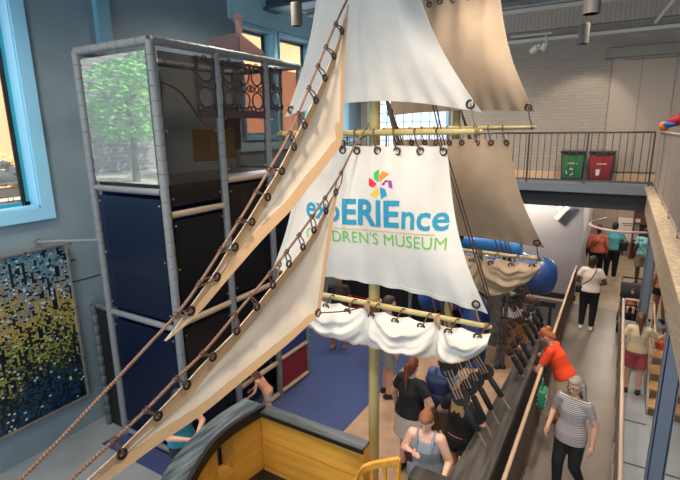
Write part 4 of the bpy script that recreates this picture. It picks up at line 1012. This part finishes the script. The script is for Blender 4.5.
def blob(bm, c, r, rot=None, n=14, m=10):
    mb = MB(); mb.bm.free(); mb.bm = bm; mb.ball(c, r, n, m, rot)
def remesh(bm, vox, smooth=4):
    bmesh.ops.recalc_face_normals(bm, faces=bm.faces)
    me = bpy.data.meshes.new('tmp'); bm.to_mesh(me); bm.free(); ob = bpy.data.objects.new('tmp', me); C.objects.link(ob)
    r = ob.modifiers.new('r', 'REMESH'); r.mode = 'VOXEL'; r.voxel_size = vox
    s = ob.modifiers.new('s', 'SMOOTH'); s.iterations = smooth; s.factor = .5
    dg = bpy.context.evaluated_depsgraph_get(); out = bpy.data.meshes.new_from_object(ob.evaluated_get(dg)); C.objects.unlink(ob); bpy.data.objects.remove(ob)
    b = bmesh.new(); b.from_mesh(out); bpy.data.meshes.remove(out); return b
DEF = dict(pel=(0,0,.93), che=(0,0,1.24), nec=(0,0,1.42), head=(0,.015,1.565),
    rs=(.155,0,1.355), re=(.235,-.03,1.10), rw=(.24,.05,.86), ls=(-.155,0,1.355), le=(-.235,-.03,1.10), lw=(-.24,.05,.86),
    rh=(.088,0,.90), rk=(.10,.02,.49), ra=(.10,-.02,.075), lh=(-.088,0,.90), lk=(-.10,.02,.49), la=(-.10,-.02,.075))
UPPER = ('che', 'nec', 'head', 'rs', 're', 'rw', 'ls', 'le', 'lw')
def person(name, label, loc, face, h, top=None, bottom=None, hair='short', haircol='#2a1d17', skin='light', pose={}, lean=0, w=1.0, vox=.012, shoes='#222222', hems={}, fingers=True, look=0, group=None, child=False, turn=0):
    """face = heading in degrees in plan the person faces (0 = +X, 90 = +Y)"""
    k = h/1.68; J = {a: V(b) for a, b in DEF.items()}; J.update({a: V(b) for a, b in pose.items()})
    if child:
        J['head'] = J['head']+V((0, 0, .02))
    if lean:
        R_ = Matrix.Rotation(-math.radians(lean), 3, 'X')
        for a in UPPER:
            if a in ('re', 'rw', 'le', 'lw') and a in pose: continue
            J[a] = J['pel']+R_@(J[a]-J['pel'])
    t = thing(name, label, 'person', loc, group); t['_o'] = (0, 0, 0)
    t.rotation_euler = (0, 0, math.radians(face-90)); S = Matrix.Scale(k, 4)
    hr = 1.12 if child else 1.0
    hd = J['head']; upv = (hd-J['nec']).normalized(); rx = V((1, 0, 0)); fw = upv.cross(rx)*1
    fw = V((0, 1, 0)) if abs(fw.y) < .1 else (fw if fw.y > 0 else -fw)
    fw = (Matrix.Rotation(-math.radians(look), 3, rx)@fw).normalized(); fw = Matrix.Rotation(math.radians(turn), 3, upv)@fw; rx = fw.cross(V((0,0,1))).normalized(); uh = rx.cross(fw).normalized()
    HR = Matrix((rx, fw, uh)).transposed()
    def H(x, y, z): return hd+HR@V((x*hr, y*hr, z*hr))
    bm = bmesh.new(); W = w
    # torso
    pel, che, nec = J['pel'], J['che'], J['nec']
    tp = [pel+V((0,0,-.09)), pel, pel.lerp(che, .45), che, che.lerp(nec, .55), nec.lerp(che, .12)]
    tr = [(.135*W, .105*W), (.158*W, .115*W), (.128*W*(.5+.5*W), .098*W), (.148*(.6+.4*W), .112*W), (.14, .085), (.06, .055)]
    ring_tube(bm, tp, tr, 18)
    cap(bm, nec.lerp(che, .2), hd-uh*.05, .052, .048)
    blob(bm, hd, (.074*hr, .092*hr, .112*hr), HR); blob(bm, H(0, .03, -.045), (.056*hr, .06*hr, .062*hr), HR)
    blob(bm, H(0, .098, -.018), (.013, .018, .022), HR, 8, 6)
    for s in (-1, 1): blob(bm, H(s*.076, -.005, -.01), (.012, .022, .032), HR, 8, 6)
    for sd in ('r', 'l'):
        sg = 1 if sd == 'r' else -1
        s_, e_, w_ = J[sd+'s'], J[sd+'e'], J[sd+'w']
        cap(bm, che.lerp(nec, .6), s_, .075, .058); cap(bm, s_, e_, .052*W, .040*W); cap(bm, e_, w_, .040*W, .026)
        d = (w_-e_).normalized(); q = V((0, 0, 1))-d*d.z
        if q.length < .35: q = V((0, 1, 0))-d*d.y
        q.normalize(); sidev = d.cross(q).normalized()
        pm = w_+d*.045; cap(bm, w_, w_+d*.07, .026, .030, f=1)
        spread = q; curl = -sidev*sg*.4+V((0,0,0))
        if fingers:
            for fi, (off, ln) in enumerate(((-.026, .058), (-.009, .07), (.009, .066), (.026, .05))):
                b0 = w_+d*.08+spread*off; b1 = b0+(d*.9+spread*off*4+curl*.35).normalized()*ln*.55; b2 = b1+(d*.55+curl*1.3).normalized()*ln*.5
                cap(bm, w_+d*.05+spread*off*.8, b0, .0105, .0098, n=8); cap(bm, b0, b1, .0098, .009, n=8); cap(bm, b1, b2, .009, .0078, n=8)
            t0 = w_+d*.03+spread*.022*(1); t1 = t0+(d*.6+spread*.9+curl*.5).normalized()*.035; t2 = t1+(d+curl*.8).normalized()*.028
            cap(bm, t0, t1, .0125, .0105, n=8); cap(bm, t1, t2, .0105, .009, n=8)
        else: cap(bm, w_+d*.05, w_+d*.13, .028, .018)
        hh, kk, aa = J[sd+'h'], J[sd+'k'], J[sd+'a']
        cap(bm, hh+V((0, 0, -.02)), kk, .088*W, .056*W); cap(bm, kk, kk.lerp(aa, .35), .054*W, .056*W); cap(bm, kk.lerp(aa, .35), aa, .056*W, .036)
        fd = V(((.15 if sd == 'r' else -.15), 1, 0)).normalized(); tiptoe = V(pose.get(sd+'f', fd*1)) if sd+'f' in pose else fd
        cap(bm, aa+V((0, 0, -.03))-tiptoe*.03, aa+V((0, 0, -.048))+tiptoe*.13, .036, .026)
    body = remesh(bm, vox)
    body.verts.ensure_lookup_table()
    # face details joined to the body mesh
    for s in (-1, 1):
        for f_c, rr, mi in ((H(s*.030, .083, .012), (.014, .008, .009), 1), (H(s*.030, .090, .012), (.0065, .005, .0065), 2), (H(s*.030, .086, .035), (.018, .006, .004), 2)):
            nf = len(body.faces); blob(body, f_c, rr, HR, 8, 6); body.faces.ensure_lookup_table()
            for f in body.faces[nf:]: f.material_index = mi
    nf = len(body.faces); blob(body, H(0, .084, -.056), (.019, .007, .005), HR, 8, 6); body.faces.ensure_lookup_table()
    for f in body.faces[nf:]: f.material_index = 3
    def put(bmx, nm, mats, lab=None, smooth=True):
        bmx.transform(S); mb = MB(); mb.bm.free(); mb.bm = bmx
        ob = mb.build(nm, mats, t, smooth, lab, fix=False); return ob
    put(body, 'body', [SKIN[skin], M_eyew, M_eyed, M_lip])
    cv = max(.011, vox)
    if top:
        kind, col = top[0], top[1]; col2 = top[2] if len(top) > 2 else None
        g = bmesh.new(); e = .014; hem = hems.get('top', -.03)
        pts = [pel+(che-pel).normalized()*hem, pel+(che-pel).normalized()*.02, pel.lerp(che, .25), pel.lerp(che, .5), che, che.lerp(nec, .55)]
        rr = [(.166*W+e+.016, .126*W+e+.014), (.166*W+e+.012, .124*W+e+.012), (.155*W+e+.006, .116*W+e+.006), (.135*W+e, .108*W+e), (.150*(.6+.4*W)+e, .116*W+e), (.138+e*.5, .088+e*.6)]
        if kind != 'tank': pts.append(nec.lerp(che, .10)); rr.append((.072, .066))
        ring_tube(g, pts, rr, 20)
        for sd in ('r', 'l'):
            s_, e_, w_ = J[sd+'s'], J[sd+'e'], J[sd+'w']
            if kind == 'tank': pass
            else:
                cap(g, che.lerp(nec, .62), s_, .078, .066)
                if kind == 'tee': cap(g, s_, s_.lerp(e_, .62), .064*W, .058*W, True, False)
                elif kind == 'long': cap(g, s_, e_, .064*W, .052*W); cap(g, e_, e_.lerp(w_, .9), .052*W, .038, True, False)
        g = remesh(g, cv, 3)
        put(g, 'shirt' if kind != 'tank' else 'tank_top', col if not isinstance(col, str) else mat('cloth_'+col, col, .85, 0, None, bump=.2, bscale=12))
        if kind == 'tank':
            for sx in (-1, 1):
                mb = MB(); R2 = Matrix.Rotation(-math.radians(lean), 3, 'X')
                q = [J['pel']+R2@(V(p_)-J['pel']) for p_ in ((sx*.085, .118, 1.24), (sx*.088, .105, 1.31), (sx*.092, .06, 1.385), (sx*.095, -.01, 1.41), (sx*.092, -.075, 1.36), (sx*.08, -.10, 1.26))]
                mb.tube(spline(q, 16), .017, 8); put(mb.bm, 'strap', col if not isinstance(col, str) else mat('cloth_'+col, col, .85))
    if bottom:
        kind, col = bottom; g = bmesh.new(); e = .014
        wtop = pel+V((0, 0, .07))
        if kind == 'skirt': ring_tube(g, [wtop, pel, pel+V((0,0,-.12)), pel+V((0,0,-.34))], [(.14*W+e, .112*W+e), (.168*W+e, .125*W+e), (.18*W+e, .14*W+e), (.19*W+e, .15*W+e)], 20)
        else:
            ring_tube(g, [wtop, pel, pel+V((0,0,-.10))], [(.14*W+e, .108*W+e), (.162*W+e, .122*W+e), (.155*W+e, .115*W+e)], 20)
            f = {'pants': 1, 'shorts': .42, 'kneeshorts': .85, 'capri': 1}[kind]
            for sd in ('r', 'l'):
                hh, kk, aa = J[sd+'h'], J[sd+'k'], J[sd+'a']
                if f < 1: cap(g, hh+V((0,0,-.02)), hh.lerp(kk, f), .094*W+e*.6, (.094-.02*f)*W+e*1.6, True, False)
                else:
                    cap(g, hh+V((0,0,-.02)), kk, .09*W+e, .056*W+e+.004); q = kk.lerp(aa, .93 if kind == 'pants' else .55); cap(g, kk, q, .056*W+e+.004, .045+e*.7, True, False)
        g = remesh(g, cv, 3)
        put(g, {'skirt': 'skirt', 'shorts': 'shorts', 'kneeshorts': 'shorts', 'pants': 'trousers', 'capri': 'trousers'}[kind], mat('cloth_'+col, col, .85, bump=.2, bscale=12))
    if shoes:
        for sd in ('r', 'l'):
            aa = J[sd+'a']; fd = V(((.15 if sd == 'r' else -.15), 1, 0)).normalized(); tt = V(pose[sd+'f']) if sd+'f' in pose else fd
            g = bmesh.new(); cap(g, aa+V((0,0,-.035))-tt*.035, aa+V((0,0,-.046))+tt*.135, .043, .034); cap(g, aa+V((0,0,.005)), aa+V((0,0,-.03)), .044, .044)
            g = remesh(g, .009, 3); put(g, 'shoe', mat('shoe_'+shoes, shoes, .6))
    # hair
    g = bmesh.new()
    if hair != 'none':
        blob(g, H(0, -.022, .022), (.084*hr, .092*hr, .108*hr), HR); blob(g, H(0, .03, .075), (.062*hr, .055*hr, .042*hr), HR, 10, 8)
        if hair in ('long', 'pony', 'bun', 'mid'): blob(g, H(0, -.06, -.03), (.07*hr, .05*hr, .09*hr), HR)
        if hair == 'long':
            for x in (-.05, 0, .05): cap(g, H(x, -.06, 0), H(x*1.3, -.085, -.30), .05, .028, f=.7)
            for x in (-1, 1): cap(g, H(x*.08, -.02, .03), H(x*.10, -.02, -.22), .028, .022)
        if hair == 'mid':
            for x in (-1, 1): cap(g, H(x*.082, -.025, .03), H(x*.108, -.02, -.19), .028, .022)
            for x in (-.05, 0, .05): cap(g, H(x, -.06, 0), H(x*1.3, -.07, -.2), .05, .03, f=.7)
        if hair == 'pony':
            cap(g, H(0, -.09, .05), H(0, -.125, .03), .03, .035); cap(g, H(0, -.125, .03), H(.01, -.13, -.12), .036, .034); cap(g, H(.01, -.13, -.12), H(.02, -.12, -.30), .034, .012)
        if hair == 'bun': blob(g, H(0, -.11, .06), (.045, .045, .045), HR, 10, 8)
        if hair == 'short': blob(g, H(0, -.05, -.02), (.075*hr, .055*hr, .08*hr), HR)
        # keep the face clear
        g = remesh(g, .010, 3)
        fc = H(0, .085, -.02)
        kill = [v for v in g.verts if False]
        put(g, 'hair', mat('hair_'+haircol, haircol, .6, bump=.4, bscale=90))
    t['_k'] = k; t['_face'] = face
    def Wd(v): return V(loc)+Matrix.Rotation(math.radians(face-90), 3, 'Z')@(V(v)*k)
    t_j = {a: Wd(b) for a, b in J.items()}
    return t, t_j, Wd
def stripes_mat():
    m = bpy.data.materials.new('striped_knit'); m.use_nodes = True; nt = m.node_tree; N = nt.nodes; L = nt.links
    b = N['Principled BSDF']; b.inputs['Roughness'].default_value = .85
    tc = N.new('ShaderNodeTexCoord'); wv = N.new('ShaderNodeTexWave'); wv.bands_direction = 'Z'; wv.inputs['Scale'].default_value = 16; wv.inputs['Distortion'].default_value = .6
    L.new(tc.outputs['Object'], wv.inputs[0]); r = N.new('ShaderNodeValToRGB'); r.color_ramp.elements[0].color = lin('#4e4a52'); r.color_ramp.elements[1].color = lin('#bdb6b6'); L.new(wv.outputs['Fac'], r.inputs[0]); L.new(r.outputs[0], b.inputs['Base Color']); return m
def child_part(t, mb, nm, m, smooth=True, lab=None): return mb.build(nm, m, t, smooth, lab)
def item(t, nm, label, cat, mb, m, smooth=True):
    o = mb.build(nm, m, None, smooth); return tag(o, label, cat)

SH = {'re': (.25, -.02, 1.10), 'rw': (.22, .06, .85)}
# phone woman at the hatch
x, y = -1.47, 4.2
t, J, W_ = person('person', 'person in grey tank top holding a phone and looking down, in front of others', (x, y, 0), -84, 1.58, ('tank', '#7d8794'), ('pants', '#3c4048'), 'bun', '#7d4d2e', 'pale',
    {'re': (.25, .04, 1.13), 'rw': (.10, .24, 1.24), 'le': (-.26, .04, 1.10), 'lw': (-.24, .26, 1.02)}, lean=6, w=1.2, vox=.009, look=16, hems={'top': -.10})
item(t, 'smartphone', 'dark red phone held up by the woman in the grey tank top', 'phone', MB().obox(J['rw']+V((0, -.09, -.03)), J['rw']+V((.0, -.13, .10)), .075, .012), mat('phone_maroon', '#4a1c2e', .3), False)
cb = MB(); p = J['lw']+V((.02, -.10, .0)); cb.tube([p+V((-.06, 0, .0)), p+V((.04, -.02, .0))], [.035, .04], 14); cb.box(p+V((-.05, -.05, -.04)), p+V((.06, .04, .03)), .01)
item(t, 'camera', 'black object with round lens held above the small black cap rail', 'camera', cb, M_black, False)
# black shirt, white skirt
t, J, W_ = person('person', 'person in black t-shirt and white skirt with long auburn ponytail, seen from behind', (-2.0, 5.05, 0), 74, 1.62, ('tee', '#1f1f22'), ('skirt', '#c9c0b8'), 'pony', '#6a3322', 'pale',
    {'re': (.33, -.02, 1.16), 'rw': (.26, .14, 1.02), 'le': (-.29, .0, 1.10), 'lw': (-.30, .06, .86)}, w=1.22, vox=.010)
item(t, 'smartphone', 'black phone in the hand of the woman in white skirt', 'phone', MB().obox(J['lw']+V((0, 0, -.04)), J['lw']+V((0, .0, -.15)), .06, .014, V((1, 0, 0))), M_black, False)
# backpack
t, J, W_ = person('person', 'person in blue t-shirt wearing a navy backpack, seen from behind', (-1.68, 5.35, 0), 80, 1.66, ('tee', '#5c74a8'), ('kneeshorts', '#7d6a50'), 'short', '#4b3427', 'light', {}, w=1.05, vox=.012)
b = MB(); c = J['che']; b.box(c+V((-.13, -.28, -.22)), c+V((.13, -.13, .16)), .04); bpk = thing('backpack', 'navy backpack worn over the blue t-shirt', 'backpack', c)
b.build('bag_body', mat('backpack_navy', '#1d2b4c', .8), bpk, True); MB().box(c+V((-.09, -.31, -.2)), c+V((.09, -.27, -.02)), .02).build('front_pocket', MATS['backpack_navy'], bpk, True)
for s in (-1, 1): MB().tube(spline([c+V((s*.09, -.16, .15)), c+V((s*.1, 0, .17)), c+V((s*.1, .13, .05)), c+V((s*.1, -.13, -.15))], 12), .014, 6).build('strap', mat('strap_grey', '#3c4652', .8), bpk, True)
# black top, dark denim shorts
t, J, W_ = person('person', 'person in black top and dark denim shorts with long blond hair behind the deadeyes', (-1.30, 4.86, 0), 75, 1.62, ('tee', '#1c1b1e'), ('shorts', '#2c2f38'), 'long', '#b08a5c', 'light',
    {'re': (.30, .02, 1.12), 'rw': (.18, .18, 1.10), 'le': (-.31, .02, 1.14), 'lw': (-.2, .16, 1.10)}, w=1.08, vox=.010)
b = MB(); P_ = [(math.cos(a)*.168, math.sin(a)*.135, .955) for a in [2*PI*i/24 for i in range(24)]]; b.tube(P_, .012, 6, True); b.build('belt', mat('belt_pink', '#a8695a', .7), t, True)
# grey shorts, black boots near the mast
person('person', 'person in grey shorts and black boots standing just beyond the front mast', (-3.02, 6.55, 0), 40, 1.78, ('tee', '#3c4048'), ('kneeshorts', '#8b8a8c'), 'short', '#3a2a20', 'light', {}, w=1.1, vox=.013, shoes='#151517')
# legs behind furled sail
t, J, W_ = person('person', 'person in sandals on blue carpet, hidden to the knees by the furled sail', (-4.68, 7.75, 0), -70, 1.62, ('tee', '#2e2a30'), ('shorts', '#3a3238'), 'short', '#4a2a1c', 'tan', {'ra': (.12, .05, .075)}, vox=.014, shoes='#8a5f48')
# crouching child
t, J, W_ = person('child', 'person, small child with brown hair leaning forward in pink shoes', (-4.30, 4.98, 0), 205, .95, ('tank', '#c08d72'), ('shorts', '#9a9290'), 'mid', '#5b3324', 'light',
    {'re': (.22, .32, 1.02), 'rw': (.20, .52, .84), 'le': (-.22, .30, 1.02), 'lw': (-.20, .50, .82), 'rk': (.12, .14, .49), 'lk': (-.12, -.06, .49), 'la': (-.12, -.22, .10), 'ra': (.12, .10, .075)}, lean=34, vox=.010, shoes='#b8304a', child=True)
# teal shirt person clasping hands left of the ship
t, J, W_ = person('person', 'person in teal t-shirt with hands clasped, left of the ship hull', (-4.22, 3.28, 0), -10, 1.46, ('tee', '#27819a'), ('shorts', '#20242c'), 'short', '#3a281e', 'light',
    {'re': (.26, .14, 1.14), 'rw': (.06, .34, 1.10), 'le': (-.26, .14, 1.14), 'lw': (-.04, .34, 1.12)}, vox=.010, w=1.05)
# orange shirt leaning on the rail
t, J, W_ = person('person', 'person in bright orange t-shirt and beige shorts leaning over the handrail', (-.40, 7.0, 0), 172, 1.60, ('tee', '#e0451c'), ('kneeshorts', '#b5a391'), 'bun', '#a0582e', 'light',
    {'re': (.22, .42, 1.02), 'rw': (.10, .66, 1.12), 'le': (-.24, .34, .98), 'lw': (-.14, .52, 1.06), 'la': (-.10, -.16, .075), 'ra': (.10, .06, .075)}, lean=28, w=1.04, vox=.010, shoes='#8a4a24', look=20)
item(t, 'smartphone', 'dark phone held out by the person in orange over the ship side', 'phone', MB().obox(J['rw']+V((-.09, -.02, .0)), J['rw']+V((-.12, -.02, .13)), .075, .014, V((0, 1, 0))), mat('phone_blue', '#23283a', .3), False)
bg = thing('striped_bag', 'green and white striped bag hanging at the handrail by the orange shirt', 'bag', (-.63, 6.38, .95))
b = MB(); b.box((-.66, 6.24, .68), (-.56, 6.46, .93), .02); b.build('bag_body', mat('bag_green', '#2f7f63', .7), bg, True)
for i in range(3): MB().box((-.665, 6.235+.01, .73+.07*i), (-.555, 6.465, .745+.07*i)).build('stripe', mat('bag_white', '#b8c9be', .7), bg)
MB().tube(spline([(-.61, 6.28, .92), (-.62, 6.35, 1.08), (-.61, 6.42, .92)], 10), .01, 6).build('handle', MATS['bag_green'], bg, True)
# striped shirt lady
t, J, W_ = person('person', 'person with long grey hair, glasses, striped shirt and black trousers walking towards the viewer', (-.19, 5.62, 0), -108, 1.58, ('tee', stripes_mat()), ('pants', '#151517'), 'mid', '#8f877f', 'light',
    {'re': (.25, -.03, 1.12), 'rw': (.24, .13, .95), 'le': (-.25, -.05, 1.10), 'lw': (-.26, .02, .86), 'rk': (.09, .10, .50), 'ra': (.09, .06, .075), 'lk': (-.09, .04, .48), 'la': (-.09, -.24, .10)}, w=1.0, vox=.008, look=6, hems={'top': -.12}, turn=-8)
hd = J['head']
gl = MB(); f_ = math.radians(-100-8); 
def GL(x, y, z): 
    rx = V((math.sin(f_), -math.cos(f_), 0)); fw0 = V((math.cos(f_), math.sin(f_), 0)); L_ = math.radians(6); fw1 = fw0*math.cos(L_)-V((0,0,1))*math.sin(L_); uu = V((0,0,1))*math.cos(L_)+fw0*math.sin(L_); return hd+rx*x+fw1*y+uu*z
for s in (-1, 1): gl.torus(GL(s*.032, .10, .012), GL(0, 1, 0)-GL(0, 0, 0), .022, .0022, 16, 5); gl.tube([GL(s*.055, .095, .015), GL(s*.078, .0, .015)], .003, 5)
gl.tube([GL(-.01, .1, .015), GL(.01, .1, .015)], .003, 5)
o = gl.build('glasses', M_black, None, True); tag(o, 'dark-rimmed glasses on the face of the grey-haired person in striped shirt', 'glasses')
# white top, back view
t, J, W_ = person('person', 'person in white t-shirt, black trousers and white shoes with a crossbody bag, from behind', (-.32, 11.15, 0), 84, 1.69, ('tee', '#d3c3ba'), ('pants', '#17161a'), 'short', '#1d1512', 'dark',
    {'re': (.27, -.0, 1.12), 'rw': (.18, .16, 1.03), 'le': (-.27, -.03, 1.12), 'lw': (-.2, .14, 1.0)}, w=1.12, vox=.013, shoes='#d8cfc6')
def crossbody(J, side, label, face=90):
    t = thing('crossbody_bag', label, 'bag', J['pel']); c = J['pel']; s = side
    MB().box(c+V((s*.21-.07, -.10, -.08)), c+V((s*.21+.07, .02, .08)), .02).build('bag_body', M_black, t, True)
    MB().tube(spline([c+V((s*.2, -.06, .08)), c+V((0, -.15, .28)), J['nec']+V((-s*.09, -.06, .0)), J['nec']+V((-s*.06, .08, -.05)), c+V((0, .16, .25)), c+V((s*.2, 0, .08))], 26), .008, 6).build('strap', M_black, t, True)
crossbody(J, -1, 'black crossbody bag on the hip of the person in white t-shirt')
t, J, W_ = person('person', 'person in coral top and black trousers, farther up the walkway beyond the white t-shirt', (-.36, 14.9, 0), 92, 1.70, ('long', '#b5604e'), ('pants', '#1a181b'), 'short', '#1a1412', 'dark', {}, w=1.1, vox=.016, fingers=False)
crossbody(J, -1, 'black bag with thin strap across the coral top')
t, J, W_ = person('person', 'person in teal top with a black shoulder bag and black trousers at the far hall', (.02, 15.4, 0), 92, 1.72, ('tee', '#4d9aa4'), ('pants', '#17161a'), 'short', '#15100f', 'dark', {}, w=1.15, vox=.016, fingers=False, shoes='#c9b8b0')
t2 = thing('shoulder_bag', 'black shoulder bag carried beside the teal top', 'bag', J['pel']); c = J['pel']
MB().box(c+V((.14, -.14, -.02)), c+V((.36, -.02, .24)), .03).build('bag_body', M_black, t2, True); MB().tube(spline([c+V((.18, -.08, .22)), J['rs']+V((.04, -.02, .05)), c+V((.32, -.06, .22))], 12), .01, 6).build('strap', M_black, t2, True)
t, J, W_ = person('person', 'person in patterned teal shirt and pale shorts by the far display cabinet', (.78, 15.2, 0), 95, 1.66, ('tee', mat('teal_print', '#3f8b98', .8, 0, '#93c2c4', 14)), ('kneeshorts', '#8f857a'), 'short', '#18110f', 'dark', {}, vox=.016, fingers=False)
t, J, W_ = person('person', 'person in light orange top and black shorts partly hidden by the farther steel column', (1.07, 12.3, 0), 120, 1.62, ('tee', '#d98a5e'), ('shorts', '#191719'), 'short', '#20150f', 'tan', {'rw': (.2, .3, 1.0), 're': (.26, .1, 1.1)}, w=1.1, vox=.014, fingers=False)
t, J, W_ = person('person', 'person in cream t-shirt and pink shorts with brown ponytail at the rail end', (.53, 8.66, 0), 88, 1.43, ('tee', '#c4b190'), ('kneeshorts', '#a24a50'), 'pony', '#5a3626', 'light',
    {'re': (.30, .10, 1.16), 'rw': (.40, .28, 1.18), 'le': (-.25, -.02, 1.10), 'lw': (-.22, .10, .90)}, vox=.011)
t, J, W_ = person('child', 'person, small child in red t-shirt partly hidden beside the cream shirt', (.93, 9.15, 0), 100, 1.05, ('tee', '#c03a26'), ('shorts', '#2b2326'), 'short', '#3a261b', 'light', {}, vox=.012, child=True, fingers=False)

# stroller
px, py = .50, 11.75
s = thing('stroller', 'black baby stroller with open hood parked beyond the rail corner', 'stroller', (px, py, 0))
M_str = mat('stroller_black', '#17171a', .7); M_met = mat('stroller_metal', '#6d6d70', .3, .7)
def hood(u, v):
    a = PI*.95*u; r = .26; return V((px-.24+.48*v, py+.12-math.cos(a)*r*.9, .72+math.sin(a)*r))
MB().grid(hood, 12, 6, .015, (0, 0, 1)).build('hood', M_str, s, True)
MB().grid(lambda u, v: V((px-.2+.4*v, py-.30+.55*u, .42+.36*max(0, u-.4)*1.3)), 10, 4, .05, (0, 0, -1)).build('seat', M_str, s, True)
for x in (-.22, .22):
    MB().tube(spline([(px+x, py-.42, .12), (px+x, py-.1, .5), (px+x, py+.30, .95), (px+x, py+.45, 1.02)], 12), .014, 8).build('side_tube', M_met, s, True)
    MB().tube([(px+x, py-.05, .5), (px+x, py+.32, .12)], .014, 8).build('rear_strut', M_met, s, True)
    for yy in (-.42, .32): b = MB(); b.torus((px+x, py+yy, .11), (1, 0, 0), .09, .022, 20, 8); b.disc((px+x, py+yy, .11), (1, 0, 0), .05, .03, 12); b.build('wheel', M_str, s, True)
MB().tube([(px-.22, py+.45, 1.02), (px+.22, py+.45, 1.02)], .018, 8).build('push_handle', M_str, s, True)
MB().box((px-.19, py-.15, .2), (px+.19, py+.3, .36), .03).build('basket', M_str, s, True)
MB().tube([(px-.22, py-.28, .6), (px+.22, py-.28, .6)], .016, 8).build('bumper_bar', M_str, s, True)
t, J, W_ = person('toddler', 'person, toddler in pinkish top seated in the black stroller', (px, py-.06, .10), -95, .80, ('tee', '#b0685c'), ('shorts', '#6a5a58'), 'short', '#4a3226', 'light',
    {'rk': (.12, .36, .86), 'ra': (.12, .42, .50), 'lk': (-.12, .36, .86), 'la': (-.12, .42, .50)}, vox=.010, child=True, fingers=False)
# ================================================================== LIGHT
sc = bpy.context.scene
w = bpy.data.worlds.new('world'); sc.world = w; w.use_nodes = True; N = w.node_tree.nodes; L = w.node_tree.links
bgn = N['Background']; bgn.inputs[0].default_value = (.80, .90, 1.0, 1); bgn.inputs[1].default_value = 1.75
def light(kind, name, loc, rot, energy, col, **k):
    l = bpy.data.lights.new(name, kind); l.energy = energy; l.color = col
    for a, b in k.items(): setattr(l, a, b)
    o = bpy.data.objects.new(name, l); C.objects.link(o); o.location = loc; o.rotation_euler = rot; return o
light('SUN', 'sun', (0, 0, 20), V((-.55, .30, -.75)).to_track_quat('-Z', 'Y').to_euler(), 12.0, (1, .95, .87), angle=.01)
# daylight through the left windows
for y0, y1, z0, z1, e in ((7.5, 8.5, 4.3, 6.4, 25), (8.7, 9.95, 4.3, 6.4, 30)):
    light('AREA', 'window_daylight', (-6.6, (y0+y1)/2, (z0+z1)/2), (0, math.radians(-90), 0), e, (.72, .87, 1.0), shape='RECTANGLE', size=z1-z0, size_y=y1-y0)
# added fill spots without fixtures, brightening the room; one serves the track heads
def spot(loc, tgt, e, size, blend, col=(1, .82, .62), r=.08):
    d = V(tgt)-V(loc); q = d.to_track_quat('-Z', 'Y').to_euler(); light('SPOT', 'fill_and_track_spot', loc, q, e, col, spot_size=math.radians(size), spot_blend=blend, shadow_soft_size=r)
for lx, ly, e in ((-5.2, 1.5, 330), (-2.6, .5, 330), (.6, 1.2, 330), (-4.9, 6.0, 300), (-1.2, 5.6, 380), (-.2, 9.6, 330), (-3.6, 9.8, 300), (2.6, 6, 260), (-5.2, 9.3, 500)):  # wide unseen spots added to lift floors and the pale wall
    spot((lx, ly, 6.85), (lx, ly+.3, 0), e, 150, .9, (1, .86, .70), .25)
spot((.6, 1.4, 6.6), (-2.4, 3.4, 3.6), 70, 60, .7)  # extra warm spot added to brighten the jibs
spot((-.6, 11.3, 6.3), (-1.1, 12.5, 3.3), 60, 75, .35)
spot((-.4, 8.5, 6.6), (-.3, 8.5, 0), 260, 60, .6)
spot((.6, 3.0, 6.8), (-.4, 5.5, 0), 260, 55, .6)
spot((-1.4, 2.2, 6.9), (-1.8, 5.0, 0), 320, 60, .7)
spot((-4.2, 2.5, 6.9), (-3.0, 3.4, 0), 260, 60, .7)
spot((-3.2, 7.6, 6.8), (-3.6, 6.6, 0), 160, 80, .7)
spot((1.6, 6.0, 2.9), (1.0, 7.5, 0), 50, 110, .8)
for x, y, e in ((.2, 14.5, 60), (.4, 17, 60), (-1.9, 12.2, 90), (1.5, 13.2, 20)): light('POINT', 'hall_lamp_and_fill', (x, y, 2.75), (0, 0, 0), e, (1, .84, .68), shadow_soft_size=.15)  # the one before the lavender wall is added fill to brighten it
sc.view_settings.view_transform = 'Standard'; sc.view_settings.look = 'None'; sc.view_settings.gamma = 1; sc.view_settings.exposure = .38
for o in bpy.data.objects:
    for kx in ('_o', '_k', '_face'):
        if kx in o: del o[kx]
